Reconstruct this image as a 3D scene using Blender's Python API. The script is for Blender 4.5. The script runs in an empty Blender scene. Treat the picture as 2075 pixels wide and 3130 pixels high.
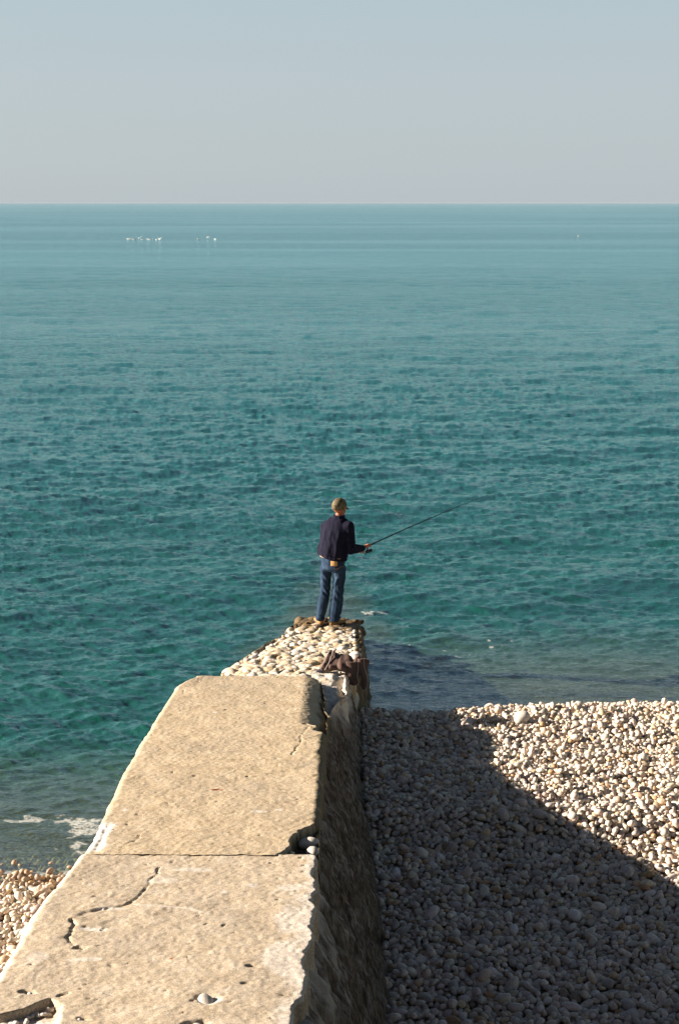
import bpy, bmesh, math, random
import numpy as np
from mathutils import Vector, Matrix
from mathutils.bvhtree import BVHTree
R = math.radians
C = bpy.context.scene.collection
sc = bpy.context.scene
rng = np.random.default_rng(7)
random.seed(7)

# ------------------------------------------------------------ camera, sky, sun, exposure
CAM_H = 6.2
cam = bpy.data.cameras.new('camera'); cam_o = bpy.data.objects.new('camera', cam); C.objects.link(cam_o)
cam_o.location = (0, 0, CAM_H); cam_o.rotation_euler = (R(90 - 12.27), 0, 0)
cam.sensor_fit = 'VERTICAL'; cam.sensor_height = 36; cam.sensor_width = 24; cam.lens = 50
cam.clip_start = .1; cam.clip_end = 60000
sc.camera = cam_o
SUN_EL, SUN_AZ = R(20.0), R(-82)          # azimuth measured from +Y towards +X: sun stands on the left
w = bpy.data.worlds.new('World'); sc.world = w; w.use_nodes = True
wn = w.node_tree; wn.nodes.clear()
wo = wn.nodes.new('ShaderNodeOutputWorld'); bg = wn.nodes.new('ShaderNodeBackground')
sky = wn.nodes.new('ShaderNodeTexSky'); sky.sky_type = 'NISHITA'; sky.sun_disc = False
sky.sun_elevation = SUN_EL; sky.sun_rotation = SUN_AZ
sky.air_density = 1.0; sky.dust_density = 1.6; sky.ozone_density = 1.6; sky.altitude = 0
# hand-set sky gradient nearly replacing the sky texture, darkened overhead to deepen shade
tc = wn.nodes.new('ShaderNodeTexCoord'); sx = wn.nodes.new('ShaderNodeSeparateXYZ')
rmp = wn.nodes.new('ShaderNodeValToRGB'); mixc = wn.nodes.new('ShaderNodeMixRGB')
wn.links.new(tc.outputs['Generated'], sx.inputs[0]); wn.links.new(sx.outputs['Z'], rmp.inputs[0])
SKY_STR = .065
cr = rmp.color_ramp; cr.interpolation = 'EASE'
def sky_lin(r, g, b, k=1.0):
    return (r * k, g * k, b * k, 1)
cr.elements[0].position = 0.0; cr.elements[0].color = sky_lin(2.42, 2.72, 2.90)
cr.elements[1].position = .07; cr.elements[1].color = sky_lin(2.38, 2.72, 2.90)
e = cr.elements.new(.14); e.color = sky_lin(2.24, 2.72, 2.90)
e = cr.elements.new(.27); e.color = sky_lin(.70, 1.55, 1.90)
e = cr.elements.new(.5); e.color = sky_lin(.19, .30, .54)
e = cr.elements.new(1.0); e.color = sky_lin(.16, .16, .33)
mixc.inputs[0].default_value = .92
wn.links.new(sky.outputs[0], mixc.inputs[1]); wn.links.new(rmp.outputs[0], mixc.inputs[2])
wn.links.new(mixc.outputs[0], bg.inputs[0]); bg.inputs[1].default_value = SKY_STR
wn.links.new(bg.outputs[0], wo.inputs[0])
sun = bpy.data.lights.new('sun', 'SUN'); sun.energy = 5; sun.angle = R(.6); sun.color = (1, .89, .79)
sun_o = bpy.data.objects.new('sun', sun); C.objects.link(sun_o)
sd = Vector((math.sin(SUN_AZ) * math.cos(SUN_EL), math.cos(SUN_AZ) * math.cos(SUN_EL), math.sin(SUN_EL)))
sun_o.rotation_euler = sd.to_track_quat('Z', 'Y').to_euler(); sun_o.location = sd * 50
sc.view_settings.view_transform = 'Standard'; sc.view_settings.look = 'None'
sc.view_settings.gamma = 1; sc.view_settings.exposure = 1.66
sc.render.engine = 'CYCLES'
sc.cycles.sample_clamp_direct = 3; sc.cycles.max_bounces = 6; sc.cycles.transparent_max_bounces = 8

# ------------------------------------------------------------ numeric helpers
def _h(ix, iy, iz, s):
    n = (ix * 374761393 + iy * 668265263 + iz * 2147483647 + s * 1274126177) & 0xffffffff
    n = ((n ^ (n >> 13)) * 1274126177) & 0xffffffff
    n = ((n ^ (n >> 16)) * 2246822519) & 0xffffffff
    return ((n ^ (n >> 15)) & 0xffffff) / float(0xffffff)
def noise3(x, y, z, s=0):
    x, y, z = np.broadcast_arrays(np.asarray(x, float), np.asarray(y, float), np.asarray(z, float))
    ix, iy, iz = (np.floor(a).astype(np.int64) for a in (x, y, z))
    fx, fy, fz = x - ix, y - iy, z - iz
    ux, uy, uz = (t * t * (3 - 2 * t) for t in (fx, fy, fz))
    r = 0
    for dx in (0, 1):
        for dy in (0, 1):
            for dz in (0, 1):
                r = r + _h(ix + dx, iy + dy, iz + dz, s) * (ux if dx else 1 - ux) * (uy if dy else 1 - uy) * (uz if dz else 1 - uz)
    return r * 2 - 1
def fbm(x, y, z, o=4, s=0, g=.5):
    a, r, t = 1., 0, 0
    for i in range(o):
        r = r + a * noise3(x * 2 ** i, y * 2 ** i, z * 2 ** i, s + i * 17); t += a; a *= g
    return r / t
def worley(x, y, z, s=0):
    """distance to nearest feature point and the id of its cell"""
    x, y, z = np.broadcast_arrays(np.asarray(x, float), np.asarray(y, float), np.asarray(z, float))
    ix, iy, iz = (np.floor(a).astype(np.int64) for a in (x, y, z))
    best = np.full(x.shape, 9.); b2 = np.full(x.shape, 9.); cid = np.zeros(x.shape)
    for dx in (-1, 0, 1):
        for dy in (-1, 0, 1):
            for dz in (-1, 0, 1):
                cx, cy, cz = ix + dx, iy + dy, iz + dz
                px = cx + _h(cx, cy, cz, s + 1); py = cy + _h(cx, cy, cz, s + 2); pz = cz + _h(cx, cy, cz, s + 3)
                d = np.sqrt((x - px) ** 2 + (y - py) ** 2 + (z - pz) ** 2)
                m = d < best
                b2 = np.where(m, best, np.minimum(b2, d)); cid = np.where(m, _h(cx, cy, cz, s + 4), cid)
                best = np.where(m, d, best)
    return best, b2, cid
def ss(a, b, x):
    t = np.clip((x - a) / (b - a), 0, 1); return t * t * (3 - 2 * t)
def seg_dist(x, y, pts):
    """distance to polyline and fraction along it"""
    d = np.full(np.shape(x), 1e9); f = np.zeros(np.shape(x)); n = len(pts) - 1
    for i in range(n):
        (ax, ay), (bx, by) = pts[i], pts[i + 1]
        vx, vy = bx - ax, by - ay; L = vx * vx + vy * vy
        t = np.clip(((x - ax) * vx + (y - ay) * vy) / L, 0, 1)
        q = np.hypot(x - ax - t * vx, y - ay - t * vy)
        m = q < d; d = np.where(m, q, d); f = np.where(m, (i + t) / n, f)
    return d, f

# ------------------------------------------------------------ object helpers
def tag(o, label=None, cat=None, group=None, kind=None):
    for k, v in (('label', label), ('category', cat), ('group', group), ('kind', kind)):
        if v: o[k] = v
    return o
def link(name, me, mat=None, parent=None):
    o = bpy.data.objects.new(name, me); C.objects.link(o)
    if mat: me.materials.append(mat)
    if parent: o.parent = parent
    return o
def empty(name, loc, rz=0):
    o = bpy.data.objects.new(name, None); C.objects.link(o); o.location = loc; o.rotation_euler = (0, 0, rz)
    o.empty_display_size = .1
    return o
def mesh_np(name, V, F, smooth=True):
    me = bpy.data.meshes.new(name); V = np.asarray(V, np.float32); F = np.asarray(F, np.int32)
    me.vertices.add(len(V)); me.vertices.foreach_set('co', V.ravel())
    k = F.shape[1]
    me.loops.add(F.size); me.loops.foreach_set('vertex_index', F.ravel())
    me.polygons.add(len(F)); me.polygons.foreach_set('loop_start', np.arange(0, F.size, k, dtype=np.int32))
    try: me.polygons.foreach_set('loop_total', np.full(len(F), k, dtype=np.int32))
    except Exception: pass
    me.polygons.foreach_set('use_smooth', np.full(len(F), smooth, dtype=bool))
    me.update(calc_edges=True); me.validate()
    return me
def attr(me, name, a, typ='FLOAT'):
    t = me.attributes.new(name, typ, 'POINT')
    if typ == 'FLOAT': t.data.foreach_set('value', np.asarray(a, np.float32).ravel())
    else:
        a = np.asarray(a, np.float32)
        if a.shape[1] == 3: a = np.hstack([a, np.ones((len(a), 1), np.float32)])
        t.data.foreach_set('color', a.ravel())
def grid_faces(nr, nc):
    i = np.arange(nr - 1)[:, None] * nc + np.arange(nc - 1)[None, :]
    i = i.ravel()
    return np.stack([i, i + 1, i + nc + 1, i + nc], 1)
def grid_normals(P):
    """P (nr,nc,3) -> unit normals"""
    du = np.gradient(P, axis=1); dv = np.gradient(P, axis=0)
    n = np.cross(du, dv); n /= np.linalg.norm(n, axis=2, keepdims=True) + 1e-9
    return n

# ------------------------------------------------------------ materials
class NT:
    def __init__(s, name):
        s.m = bpy.data.materials.new(name); s.m.use_nodes = True; s.t = s.m.node_tree; s.t.nodes.clear()
        s.out = s.n('ShaderNodeOutputMaterial')
    def n(s, typ, ins=None, **kw):
        nd = s.t.nodes.new(typ)
        for k, v in kw.items(): setattr(nd, k, v)
        for k, v in (ins or {}).items():
            if hasattr(v, 'is_output') : s.t.links.new(v, nd.inputs[k])
            else: nd.inputs[k].default_value = v
        return nd
    def noise(s, vec, scale, detail=4, rough=.55, dist=0):
        return s.n('ShaderNodeTexNoise', {'Vector': vec, 'Scale': scale, 'Detail': detail, 'Roughness': rough, 'Distortion': dist}).outputs[0]
    def ramp(s, f, stops, interp='LINEAR'):
        nd = s.n('ShaderNodeValToRGB', {0: f}); c = nd.color_ramp; c.interpolation = interp
        c.elements[0].position, c.elements[0].color = stops[0][0], (*stops[0][1], 1)
        c.elements[1].position, c.elements[1].color = stops[-1][0], (*stops[-1][1], 1)
        for p, col in stops[1:-1]:
            e = c.elements.new(p); e.color = (*col, 1)
        return nd.outputs[0]
    def mix(s, f, a, b, mode='MIX'):
        nd = s.n('ShaderNodeMixRGB', blend_type=mode)
        for i, v in enumerate((f, a, b)):
            if hasattr(v, 'is_output'): s.t.links.new(v, nd.inputs[i])
            else: nd.inputs[i].default_value = v if i == 0 else ((*v, 1) if len(v) == 3 else v)
        return nd.outputs[0]
    def math(s, op, a, b=0, clamp=False):
        nd = s.n('ShaderNodeMath', {0: a, 1: b}, operation=op); nd.use_clamp = clamp; return nd.outputs[0]
    def attr(s, name, out='Fac'):
        return s.n('ShaderNodeAttribute', attribute_name=name).outputs[out]
    def pos(s): return s.n('ShaderNodeNewGeometry').outputs['Position']
    def obj(s): return s.n('ShaderNodeTexCoord').outputs['Object']
    def mapping(s, v, scale):
        return s.n('ShaderNodeMapping', {'Vector': v, 'Scale': scale}).outputs[0]
    def bump(s, h, strength=1, dist=.01, normal=None):
        i = {'Height': h, 'Strength': strength, 'Distance': dist}
        if normal: i['Normal'] = normal
        return s.n('ShaderNodeBump', i).outputs[0]
    def pbr(s, col, rough=.8, normal=None, spec=.3, **kw):
        p = s.n('ShaderNodeBsdfPrincipled')
        for k, v in (('Base Color', col), ('Roughness', rough), ('Specular IOR Level', spec)):
            if hasattr(v, 'is_output'): s.t.links.new(v, p.inputs[k])
            else: p.inputs[k].default_value = (*v, 1) if k == 'Base Color' and len(v) == 3 else v
        if normal: s.t.links.new(normal, p.inputs['Normal'])
        for k, v in kw.items(): p.inputs[k].default_value = v
        s.t.links.new(p.outputs[0], s.out.inputs[0]); return s.m
def simple(name, col, rough=.7, var=.25, scale=40, bump=.002, spec=.3):
    t = NT(name); v = t.obj()
    f = t.noise(v, scale, 5, .6)
    c = t.mix(t.math('MULTIPLY', f, 1.0), tuple(x * (1 - var) for x in col), tuple(min(1, x * (1 + var)) for x in col))
    return t.pbr(c, rough, t.bump(f, .6, bump), spec)

def m_concrete():
    t = NT('weathered_concrete'); v = t.pos()
    big = t.noise(v, 1.1, 5, .6); mid = t.noise(v, 7, 6, .65); fine = t.noise(v, 95, 4, .75); sp = t.noise(v, 230, 2, .7)
    grey = t.ramp(mid, [(.3, (.40, .315, .215)), (.5, (.50, .405, .285)), (.7, (.58, .49, .375))])
    tan = t.ramp(mid, [(.3, (.42, .31, .18)), (.5, (.50, .385, .235)), (.7, (.56, .445, .29))])
    c = t.mix(t.attr('tan'), grey, tan)
    c = t.mix(t.ramp(big, [(.42, (0, 0, 0)), (.68, (.5, .5, .5))]), c, (.31, .25, .18))
    c = t.mix(t.ramp(fine, [(.36, (.6, .6, .6)), (.47, (0, 0, 0))]), c, (.22, .17, .11))
    c = t.mix(t.ramp(fine, [(.52, (0, 0, 0)), (.68, (.75, .75, .75))]), c, (.68, .60, .48))
    c = t.mix(t.ramp(sp, [(.34, (.8, .8, .8)), (.42, (0, 0, 0))]), c, (.17, .11, .06))
    c = t.mix(t.math('MULTIPLY', t.attr('pale'), t.ramp(fine, [(.3, (.5, .5, .5)), (.5, (1, 1, 1))])), c, (.70, .64, .56))
    c = t.mix(t.attr('algae'), c, (.09, .075, .035))
    c = t.mix(t.attr('rust'), c, (.23, .06, .02))
    vo = t.n('ShaderNodeTexVoronoi', {'Vector': v, 'Scale': 120.0})
    gr = t.n('ShaderNodeSeparateColor', {0: vo.outputs['Color']}).outputs[0]
    c = t.mix(1, c, t.ramp(gr, [(0, (.76, .74, .70)), (.3, (.95, .95, .94)), (.8, (1.04, 1.04, 1.04)), (1, (1.18, 1.17, 1.14))]), 'MULTIPLY')
    h = t.math('ADD', t.math('MULTIPLY', fine, .2), t.math('MULTIPLY', mid, .8))
    return t.pbr(c, .92, t.bump(t.math('ADD', h, t.math('MULTIPLY', gr, .30)), .8, .006), .2)
def m_rock():
    t = NT('rubble_masonry'); v = t.pos()
    st = t.mapping(v, (11, 11, 1.4))
    a0 = t.noise(st, 1, 7, .68, .6); a1 = t.noise(t.mapping(v, (32, 32, 3.0)), 1, 5, .65, .4); a = t.math('ADD', t.math('MULTIPLY', a0, .40), t.math('MULTIPLY', a1, .60)); b = t.noise(v, 45, 4, .7); g = t.noise(v, 3, 3, .5)
    c = t.ramp(a, [(.42, (.028, .018, .012)), (.49, (.14, .10, .07)), (.545, (.26, .21, .165)), (.63, (.46, .42, .37))])
    c = t.mix(t.ramp(g, [(.42, (0, 0, 0)), (.62, (.4, .4, .4))]), c, (.13, .10, .055))
    c = t.mix(t.math('MULTIPLY', b, .35), c, (.20, .16, .11))
    c = t.mix(t.attr('pale'), c, (.66, .60, .50))
    c = t.mix(t.attr('algae'), c, (.045, .04, .014))
    return t.pbr(c, .88, t.bump(t.math('ADD', a, t.math('MULTIPLY', b, .4)), 1, .035), .25)
def m_ledge():
    t = NT('cobble_concrete'); v = t.pos()
    a = t.noise(v, 9, 5, .6); b = t.noise(v, 60, 5, .7)
    c = t.mix(1, t.attr('Col', 'Color'), t.ramp(b, [(.3, (.72, .66, .56)), (.7, (1.15, 1.15, 1.15))]), 'MULTIPLY')
    c = t.mix(t.ramp(a, [(.50, (0, 0, 0)), (.64, (.5, .5, .5))]), c, (.42, .27, .12))
    c = t.mix(t.attr('algae'), c, t.ramp(a, [(.4, (.05, .035, .012)), (.6, (.16, .09, .03))]))
    return t.pbr(c, .85, t.bump(t.math('ADD', a, b), .8, .012), .3)
def m_pebble():
    t = NT('flint_pebbles'); v = t.pos()
    b = t.noise(v, 70, 4, .65)
    c = t.mix(1, t.attr('Col', 'Color'), t.ramp(b, [(.3, (.74, .70, .64)), (.7, (1.12, 1.12, 1.12))]), 'MULTIPLY')
    return t.pbr(c, .62, t.bump(b, .5, .004), .4)
def m_ground():
    t = NT('shingle_bed'); v = t.pos()
    vo = t.n('ShaderNodeTexVoronoi', {'Vector': v, 'Scale': 17.0})
    a = t.noise(v, 4, 5, .6)
    c = t.ramp(vo.outputs['Color'], [(.1, (.13, .085, .045)), (.45, (.27, .21, .13)), (.8, (.36, .28, .18)), (1, (.45, .38, .28))])
    c = t.mix(t.ramp(a, [(.4, (0, 0, 0)), (.7, (.6, .6, .6))]), c, (.12, .10, .045))
    h = t.math('SUBTRACT', 1, vo.outputs['Distance'])
    return t.pbr(c, .8, t.bump(h, 1, .03), .3)

# ------------------------------------------------------------ terrain and sea heights
def ground(x, y):
    xp = [-200, 0, 6, 9, 11, 12.30, 12.56, 13.7, 14.0, 14.5, 14.8, 15.55, 15.75, 16.75, 19, 24, 60, 300]
    yr = y + (.10 * np.sin(x * 1.25 + .4) + .10 * noise3(x * 1.1, 0, 0, 14) - .008 * x) * ss(13.5, 15.2, y)
    zr = np.interp(yr, xp, [2.2, .95, .55, .42, .37, .43, .53, .53, .46, .46, .48, .46, .43, -.03, -.36, -1.0, -3, -6])
    zr = zr + .03 * np.sin(x * 1.1 + 1) * ss(16.5, 14, y)
    zl = np.interp(y, [-200, 0, 6, 9, 12.35, 14, 17, 24, 60, 300], [2.2, .95, .75, .42, -.02, -.24, -.75, -1.5, -3, -6])
    s = ss(-1.6, .3, x)
    z = zl * (1 - s) + zr * s
    # rubble apron round the submerged end of the jetty
    ap = .02 - .10 * np.maximum(0, y - 19.3) - .42 * np.abs(x + .15) + .1 * noise3(x * 3, y * 3, 0, 5)
    m = ss(17.5, 19, y)
    z = np.where((ap > z) & (y > 17), z * (1 - m) + ap * m, z)
    return z + .02 * noise3(x * 1.7, y * 1.7, 0, 3)

def ocean_tile(N, L, peak, spread, ang, rms, seed, kmax=None):
    r = np.random.default_rng(seed)
    k1 = np.fft.fftfreq(N, L / N) * 2 * np.pi
    kx, ky = np.meshgrid(k1, k1); k = np.hypot(kx, ky); k[0, 0] = 1
    kp = 2 * np.pi / peak
    S = np.exp(-1.0 * (kp / k) ** 2) / k ** 3.6
    d = np.abs(np.cos(np.arctan2(ky, kx) - ang)) ** spread
    A = np.sqrt(S * d); A[0, 0] = 0
    if kmax: A *= np.exp(-(k / kmax) ** 2)
    h = np.fft.ifft2(A * np.exp(1j * r.uniform(0, 2 * np.pi, (N, N)))).real
    h -= h.mean(); h *= rms / h.std()
    # sharpen the crests a little
    return h
def sample(tile, L, x, y):
    N = tile.shape[0]; u = (x / L * N) % N; v = (y / L * N) % N
    i = np.floor(u).astype(int) % N; j = np.floor(v).astype(int) % N; fu = u - np.floor(u); fv = v - np.floor(v)
    i1 = (i + 1) % N; j1 = (j + 1) % N
    return (tile[j, i] * (1 - fu) + tile[j, i1] * fu) * (1 - fv) + (tile[j1, i] * (1 - fu) + tile[j1, i1] * fu) * fv

# ------------------------------------------------------------ sea
def build_sea():
    T1 = ocean_tile(1024, 31, 1.3, 4, R(80), .014, 1)
    T2 = ocean_tile(1024, 19, .50, 3, R(74), .0145, 2)
    T3 = ocean_tile(512, 97, 5, 6, R(92), .030, 3)
    nr, nc = 980, 1120
    th = np.linspace(R(-24), R(24), nc)
    # rows evenly spaced in the angle below the horizon, out to the horizon itself
    ang = np.linspace(math.atan(CAM_H / 9.0), math.atan(CAM_H / 400.), nr - 14)
    r = CAM_H / np.tan(ang); r = np.concatenate([r, np.geomspace(450, 30000, 14)])
    X = r[:, None] * np.sin(th)[None]; Y = r[:, None] * np.cos(th)[None]
    g = ground(X, Y); depth = -g
    fade = 1 - ss(70, 220, np.hypot(X, Y)); fs = 1 - .55 * ss(30, 75, np.hypot(X, Y))
    amp = np.clip(depth * 1.6 + .10, .04, 1)
    # chop is stronger in some patches, weaker in slicks
    patch = .75 + .5 * ss(-.5, .5, fbm(X * .07, Y * .05, 0, 3, 31))
    z = (sample(T1, 31, X + .05 * Y, Y) * patch * fs + sample(T3, 97, X, Y) + sample(T2, 19, X * .9 + .3 * Y, Y - .2 * X) * patch * fs) * fade * amp
    # ripples thrown back by the jetty's end
    dj = np.hypot(X + .1, (Y - 19.6)) 
    z += .010 * np.sin(dj * 2 * np.pi / .55) * np.exp(-((dj - 3.2) / 2.2) ** 2) * ss(19, 20.5, Y) * fade * (.6 + .4 * noise3(X, Y, 0, 77))
    P = np.stack([X, Y, z], 2)
    me = mesh_np('sea', P.reshape(-1, 3), grid_faces(nr, nc)[:, ::-1])
    # foam
    n1 = fbm(X * 5, Y * 9, 0, 4, 51); n2 = fbm(X * 14, Y * 22, 0, 3, 52)
    def blob(cx, cy, rx, ry): return np.exp(-(((X - cx) / rx) ** 2 + ((Y - cy) / ry) ** 2))
    f = 0
    left = blob(-2.45, 13.25, .35, .28) + .8 * blob(-2.75, 13.5, .55, .2) + .7 * blob(-2.6, 12.95, .4, .12) + .4 * blob(-3.4, 13.6, .6, .25)
    f = ss(.50, .66, left * .42 + .9 * n1 + .35 * n2 + .08) * ss(.25, .7, left)
    wash = np.exp(-((Y - 12.42 - .06 * n1) / .07) ** 2) * (X < -1.6)
    f = np.maximum(f, ss(.35, .8, wash + .35 * n2) * .9)
    right = blob(.55, 21.2, .32, .14) + .8 * blob(.32, 20.7, .25, .10) + .35 * blob(.95, 20.2, .8, .5) + .5 * blob(-.75, 19.7, .2, .5) + .5 * blob(-.2, 20.1, .5, .2)
    f = np.maximum(f, ss(.50, .68, right * .55 + .45 * n1 + .18 * n2 + .06) * ss(.15, .45, right))
    spk = ss(.66, .82, fbm(X * 6, Y * 12, 0, 4, 61) + .25 * (blob(1.3, 18.9, 1.6, 1.6) + blob(-2.6, 17, 1.6, 2)))
    f = np.maximum(f, spk * ss(40, 20, Y) * .8 * ss(.2, .6, blob(1.0, 19.9, 1.5, 1.3)))
    edge = np.exp(-np.abs(X - .33) / .06) * ss(16.6, 17.5, Y) * ss(20.2, 19.3, Y)
    f = np.maximum(f, ss(.5, .9, edge + .5 * n2) * .6)
    keep = np.maximum.reduce([ss(.08, .25, left), ss(.08, .25, right), wash, ss(.3, .6, edge), ss(.05, .3, blob(1.3, 18.9, 1.6, 1.6) + blob(-2.6, 17, 1.6, 2) + blob(3.5, 20, 3, 1.2))])
    f = f * keep
    f = f * (1 - .35 * (X < -1.5))
    attr(me, 'foam', f); attr(me, 'depth', np.clip(depth, 0, 5))
    t = NT('sea_water'); v = t.pos()
    dist = t.n('ShaderNodeVectorMath', {0: v}, operation='LENGTH').outputs['Value']
    # slicks: long smooth streaks lying across the water
    sl = t.noise(t.mapping(v, (.0035, .02, 1)), 1, 4, .6, .3)
    slick = t.ramp(sl, [(.42, (0, 0, 0)), (.60, (1, 1, 1))])
    r1 = t.noise(t.mapping(v, (4.5, 11, 1)), 1, 6, .62, .4)
    r2 = t.noise(t.mapping(v, (10, 24, 1)), 1, 4, .6, .3)
    far = t.noise(t.mapping(v, (.35, 1.5, 1)), 1, 7, .62, .2)
    nearf = t.ramp(t.math('DIVIDE', dist, 260.), [(.06, (1, 1, 1)), (.9, (0, 0, 0))])
    h = t.math('ADD', t.math('MULTIPLY', r1, .032), t.math('MULTIPLY', r2, .010))
    farm = t.math('SUBTRACT', 1, nearf)
    h = t.math('ADD', h, t.math('MULTIPLY', t.math('MULTIPLY', far, .42), farm))
    st = t.math('SUBTRACT', 1.0, t.math('MULTIPLY', slick, .62))
    nrm = t.bump(h, st, 1.0)
    fres = t.n('ShaderNodeFresnel', {'IOR': 1.333, 'Normal': nrm}).outputs[0]
    fres = t.math('MINIMUM', t.math('MULTIPLY', fres, .95), t.math('ADD', .50, t.math('MULTIPLY', farm, .14)))
    gl = t.n('ShaderNodeBsdfGlossy', {'Color': (.92, .96, 1, 1), 'Roughness': .10, 'Normal': nrm})
    d = t.attr('depth')
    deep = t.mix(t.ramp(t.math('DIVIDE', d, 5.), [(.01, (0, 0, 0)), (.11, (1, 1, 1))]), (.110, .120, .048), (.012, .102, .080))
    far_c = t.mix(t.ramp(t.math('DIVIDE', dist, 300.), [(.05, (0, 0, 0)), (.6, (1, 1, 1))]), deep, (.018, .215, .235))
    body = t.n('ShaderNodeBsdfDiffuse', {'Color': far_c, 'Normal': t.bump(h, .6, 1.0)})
    clear = t.n('ShaderNodeBsdfTransparent', {'Color': (.62, .74, .55, 1)})
    e1 = t.math('POWER', 2.718, t.math('MULTIPLY', d, -4.0))
    un = t.n('ShaderNodeMixShader', {0: e1, 1: body.outputs[0], 2: clear.outputs[0]})
    wat = t.n('ShaderNodeMixShader', {0: fres, 1: un.outputs[0], 2: gl.outputs[0]})
    foam = t.n('ShaderNodeBsdfDiffuse', {'Color': (.62, .62, .56, 1)})
    fn = t.noise(t.mapping(v, (22, 34, 1)), 1, 4, .7)
    fm = t.math('MULTIPLY', t.attr('foam'), t.ramp(fn, [(.36, (0, 0, 0)), (.56, (1, 1, 1))]))
    fin = t.n('ShaderNodeMixShader', {0: fm, 1: wat.outputs[0], 2: foam.outputs[0]})
    t.t.links.new(fin.outputs[0], t.out.inputs[0])
    # the rest of the sea, to both sides and beyond: one plain sector outside the finely meshed one
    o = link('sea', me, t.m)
    tag(o, kind='structure')
    th2 = np.concatenate([np.linspace(R(24), R(100), 160)]); r2_ = np.geomspace(9, 30000, 260)
    for s in (1, -1):
        X2 = r2_[:, None] * np.sin(th2 * s)[None]; Y2 = r2_[:, None] * np.cos(th2)[None]
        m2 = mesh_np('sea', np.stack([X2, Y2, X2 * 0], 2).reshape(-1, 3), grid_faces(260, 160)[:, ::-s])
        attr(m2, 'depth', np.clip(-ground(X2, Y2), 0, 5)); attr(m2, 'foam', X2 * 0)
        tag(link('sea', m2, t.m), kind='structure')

# ------------------------------------------------------------ beach
def build_ground():
    xs = np.unique(np.concatenate([np.linspace(-8, 8, 220), -np.geomspace(8, 30000, 60), np.geomspace(8, 30000, 60)]))
    ys = np.unique(np.concatenate([np.linspace(4, 26, 280), -np.geomspace(.5, 3000, 30), np.linspace(0, 4, 12), np.geomspace(26, 30000, 60)]))
    X, Y = np.meshgrid(xs, ys); Z = ground(X, Y) - .045 * (Y < 18)
    me = mesh_np('beach', np.stack([X, Y, Z], 2).reshape(-1, 3), grid_faces(len(ys), len(xs)))
    tag(link('beach', me, m_ground()), kind='structure')

def cube_sphere(n=5):
    pts = {}; V = []; F = []
    def vid(p):
        p = np.array(p); p = p / np.linalg.norm(p); k = tuple(np.round(p, 5))
        if k not in pts: pts[k] = len(V); V.append(p)
        return pts[k]
    tt = np.tan(np.linspace(-1, 1, n) * math.pi / 4)
    for ax in range(3):
        for s in (-1, 1):
            for i in range(n - 1):
                for j in range(n - 1):
                    q = []
                    for a, b in ((i, j), (i + 1, j), (i + 1, j + 1), (i, j + 1)):
                        p = [0, 0, 0]; p[ax] = s; p[(ax + 1) % 3] = tt[a]; p[(ax + 2) % 3] = tt[b]; q.append(vid(p))
                    F.append(q if s > 0 else q[::-1])
    return np.array(V), np.array(F)
CS_V, CS_F = cube_sphere(5)
def stones(pos, rad, flat=(.5, .85), seed=0, lump=.16, tilt=.35):
    """n irregular stones as one vertex/face soup; pos (n,3), rad (n,)"""
    g = np.random.default_rng(seed); n = len(pos); nv = len(CS_V)
    D = CS_V[None].repeat(n, 0)
    off = g.uniform(0, 50, (n, 1, 3))
    q = D * .95 + off
    rr = 1 + lump * noise3(q[..., 0], q[..., 1], q[..., 2], 9) + lump * .35 * noise3(q[..., 0] * 2.3, q[..., 1] * 2.3, q[..., 2] * 2.3, 10)
    ax = np.stack([g.uniform(.95, 1.38, n), g.uniform(.74, .98, n), g.uniform(flat[0], flat[1], n)], 1)
    P = D * rr[..., None] * ax[:, None] * rad[:, None, None]
    a = g.uniform(0, 2 * np.pi, n); b = g.normal(0, tilt, n); c = g.normal(0, tilt, n)
    def rot(P, i, j, t):
        x, y = P[..., i].copy(), P[..., j].copy(); ct, st = np.cos(t)[:, None], np.sin(t)[:, None]
        P[..., i] = x * ct - y * st; P[..., j] = x * st + y * ct
    rot(P, 0, 2, b); rot(P, 1, 2, c); rot(P, 0, 1, a)
    P += pos[:, None]
    F = (CS_F[None] + (np.arange(n) * nv)[:, None, None]).reshape(-1, 4)
    return P.reshape(-1, 3), F, nv
def pebble_colors(n, g):
    base = np.array([[.52, .45, .36], [.60, .54, .46], [.44, .40, .35], [.48, .37, .24], [.36, .32, .28], [.40, .26, .14], [.27, .21, .15], [.62, .58, .52]])
    pr = np.array([.30, .22, .19, .08, .11, .02, .03, .05]); k = g.choice(len(base), n, p=pr / pr.sum())
    c = base[k] * np.array([1.24, 1.19, 1.15]) * g.uniform(.80, 1.12, (n, 1)) * g.uniform(.96, 1.04, (n, 3))
    return np.clip(c, .02, .80)
def pack(x0, x1, y0, y1, ok, g, rmin=.021, rmax=.062, dens=1.0):
    """dart throwing, big stones first"""
    cell = .075; taken = {}; out = []
    area = (x1 - x0) * (y1 - y0)
    for lo, hi, per in ((.048, .060, 3 * dens), (.036, .048, 25 * dens), (.028, .036, 260 * dens), (.0225, .028, 900 * dens), (.018, .0225, 900 * dens)):
        m = int(area * per * 1.25)
        xs = g.uniform(x0, x1, m); ys = g.uniform(y0, y1, m); rs = g.uniform(lo, hi, m)
        for x, y, r in zip(xs, ys, rs):
            if not ok(x, y): continue
            i, j = int(x // cell), int(y // cell); good = True
            for di in (-2, -1, 0, 1, 2):
                for dj in (-2, -1, 0, 1, 2):
                    for (a, b, q) in taken.get((i + di, j + dj), ()):
                        if (a - x) ** 2 + (b - y) ** 2 < ((q + r) * .82) ** 2: good = False; break
                    if not good: break
                if not good: break
            if good: taken.setdefault((i, j), []).append((x, y, r)); out.append((x, y, r))
    return np.array(out)
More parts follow.
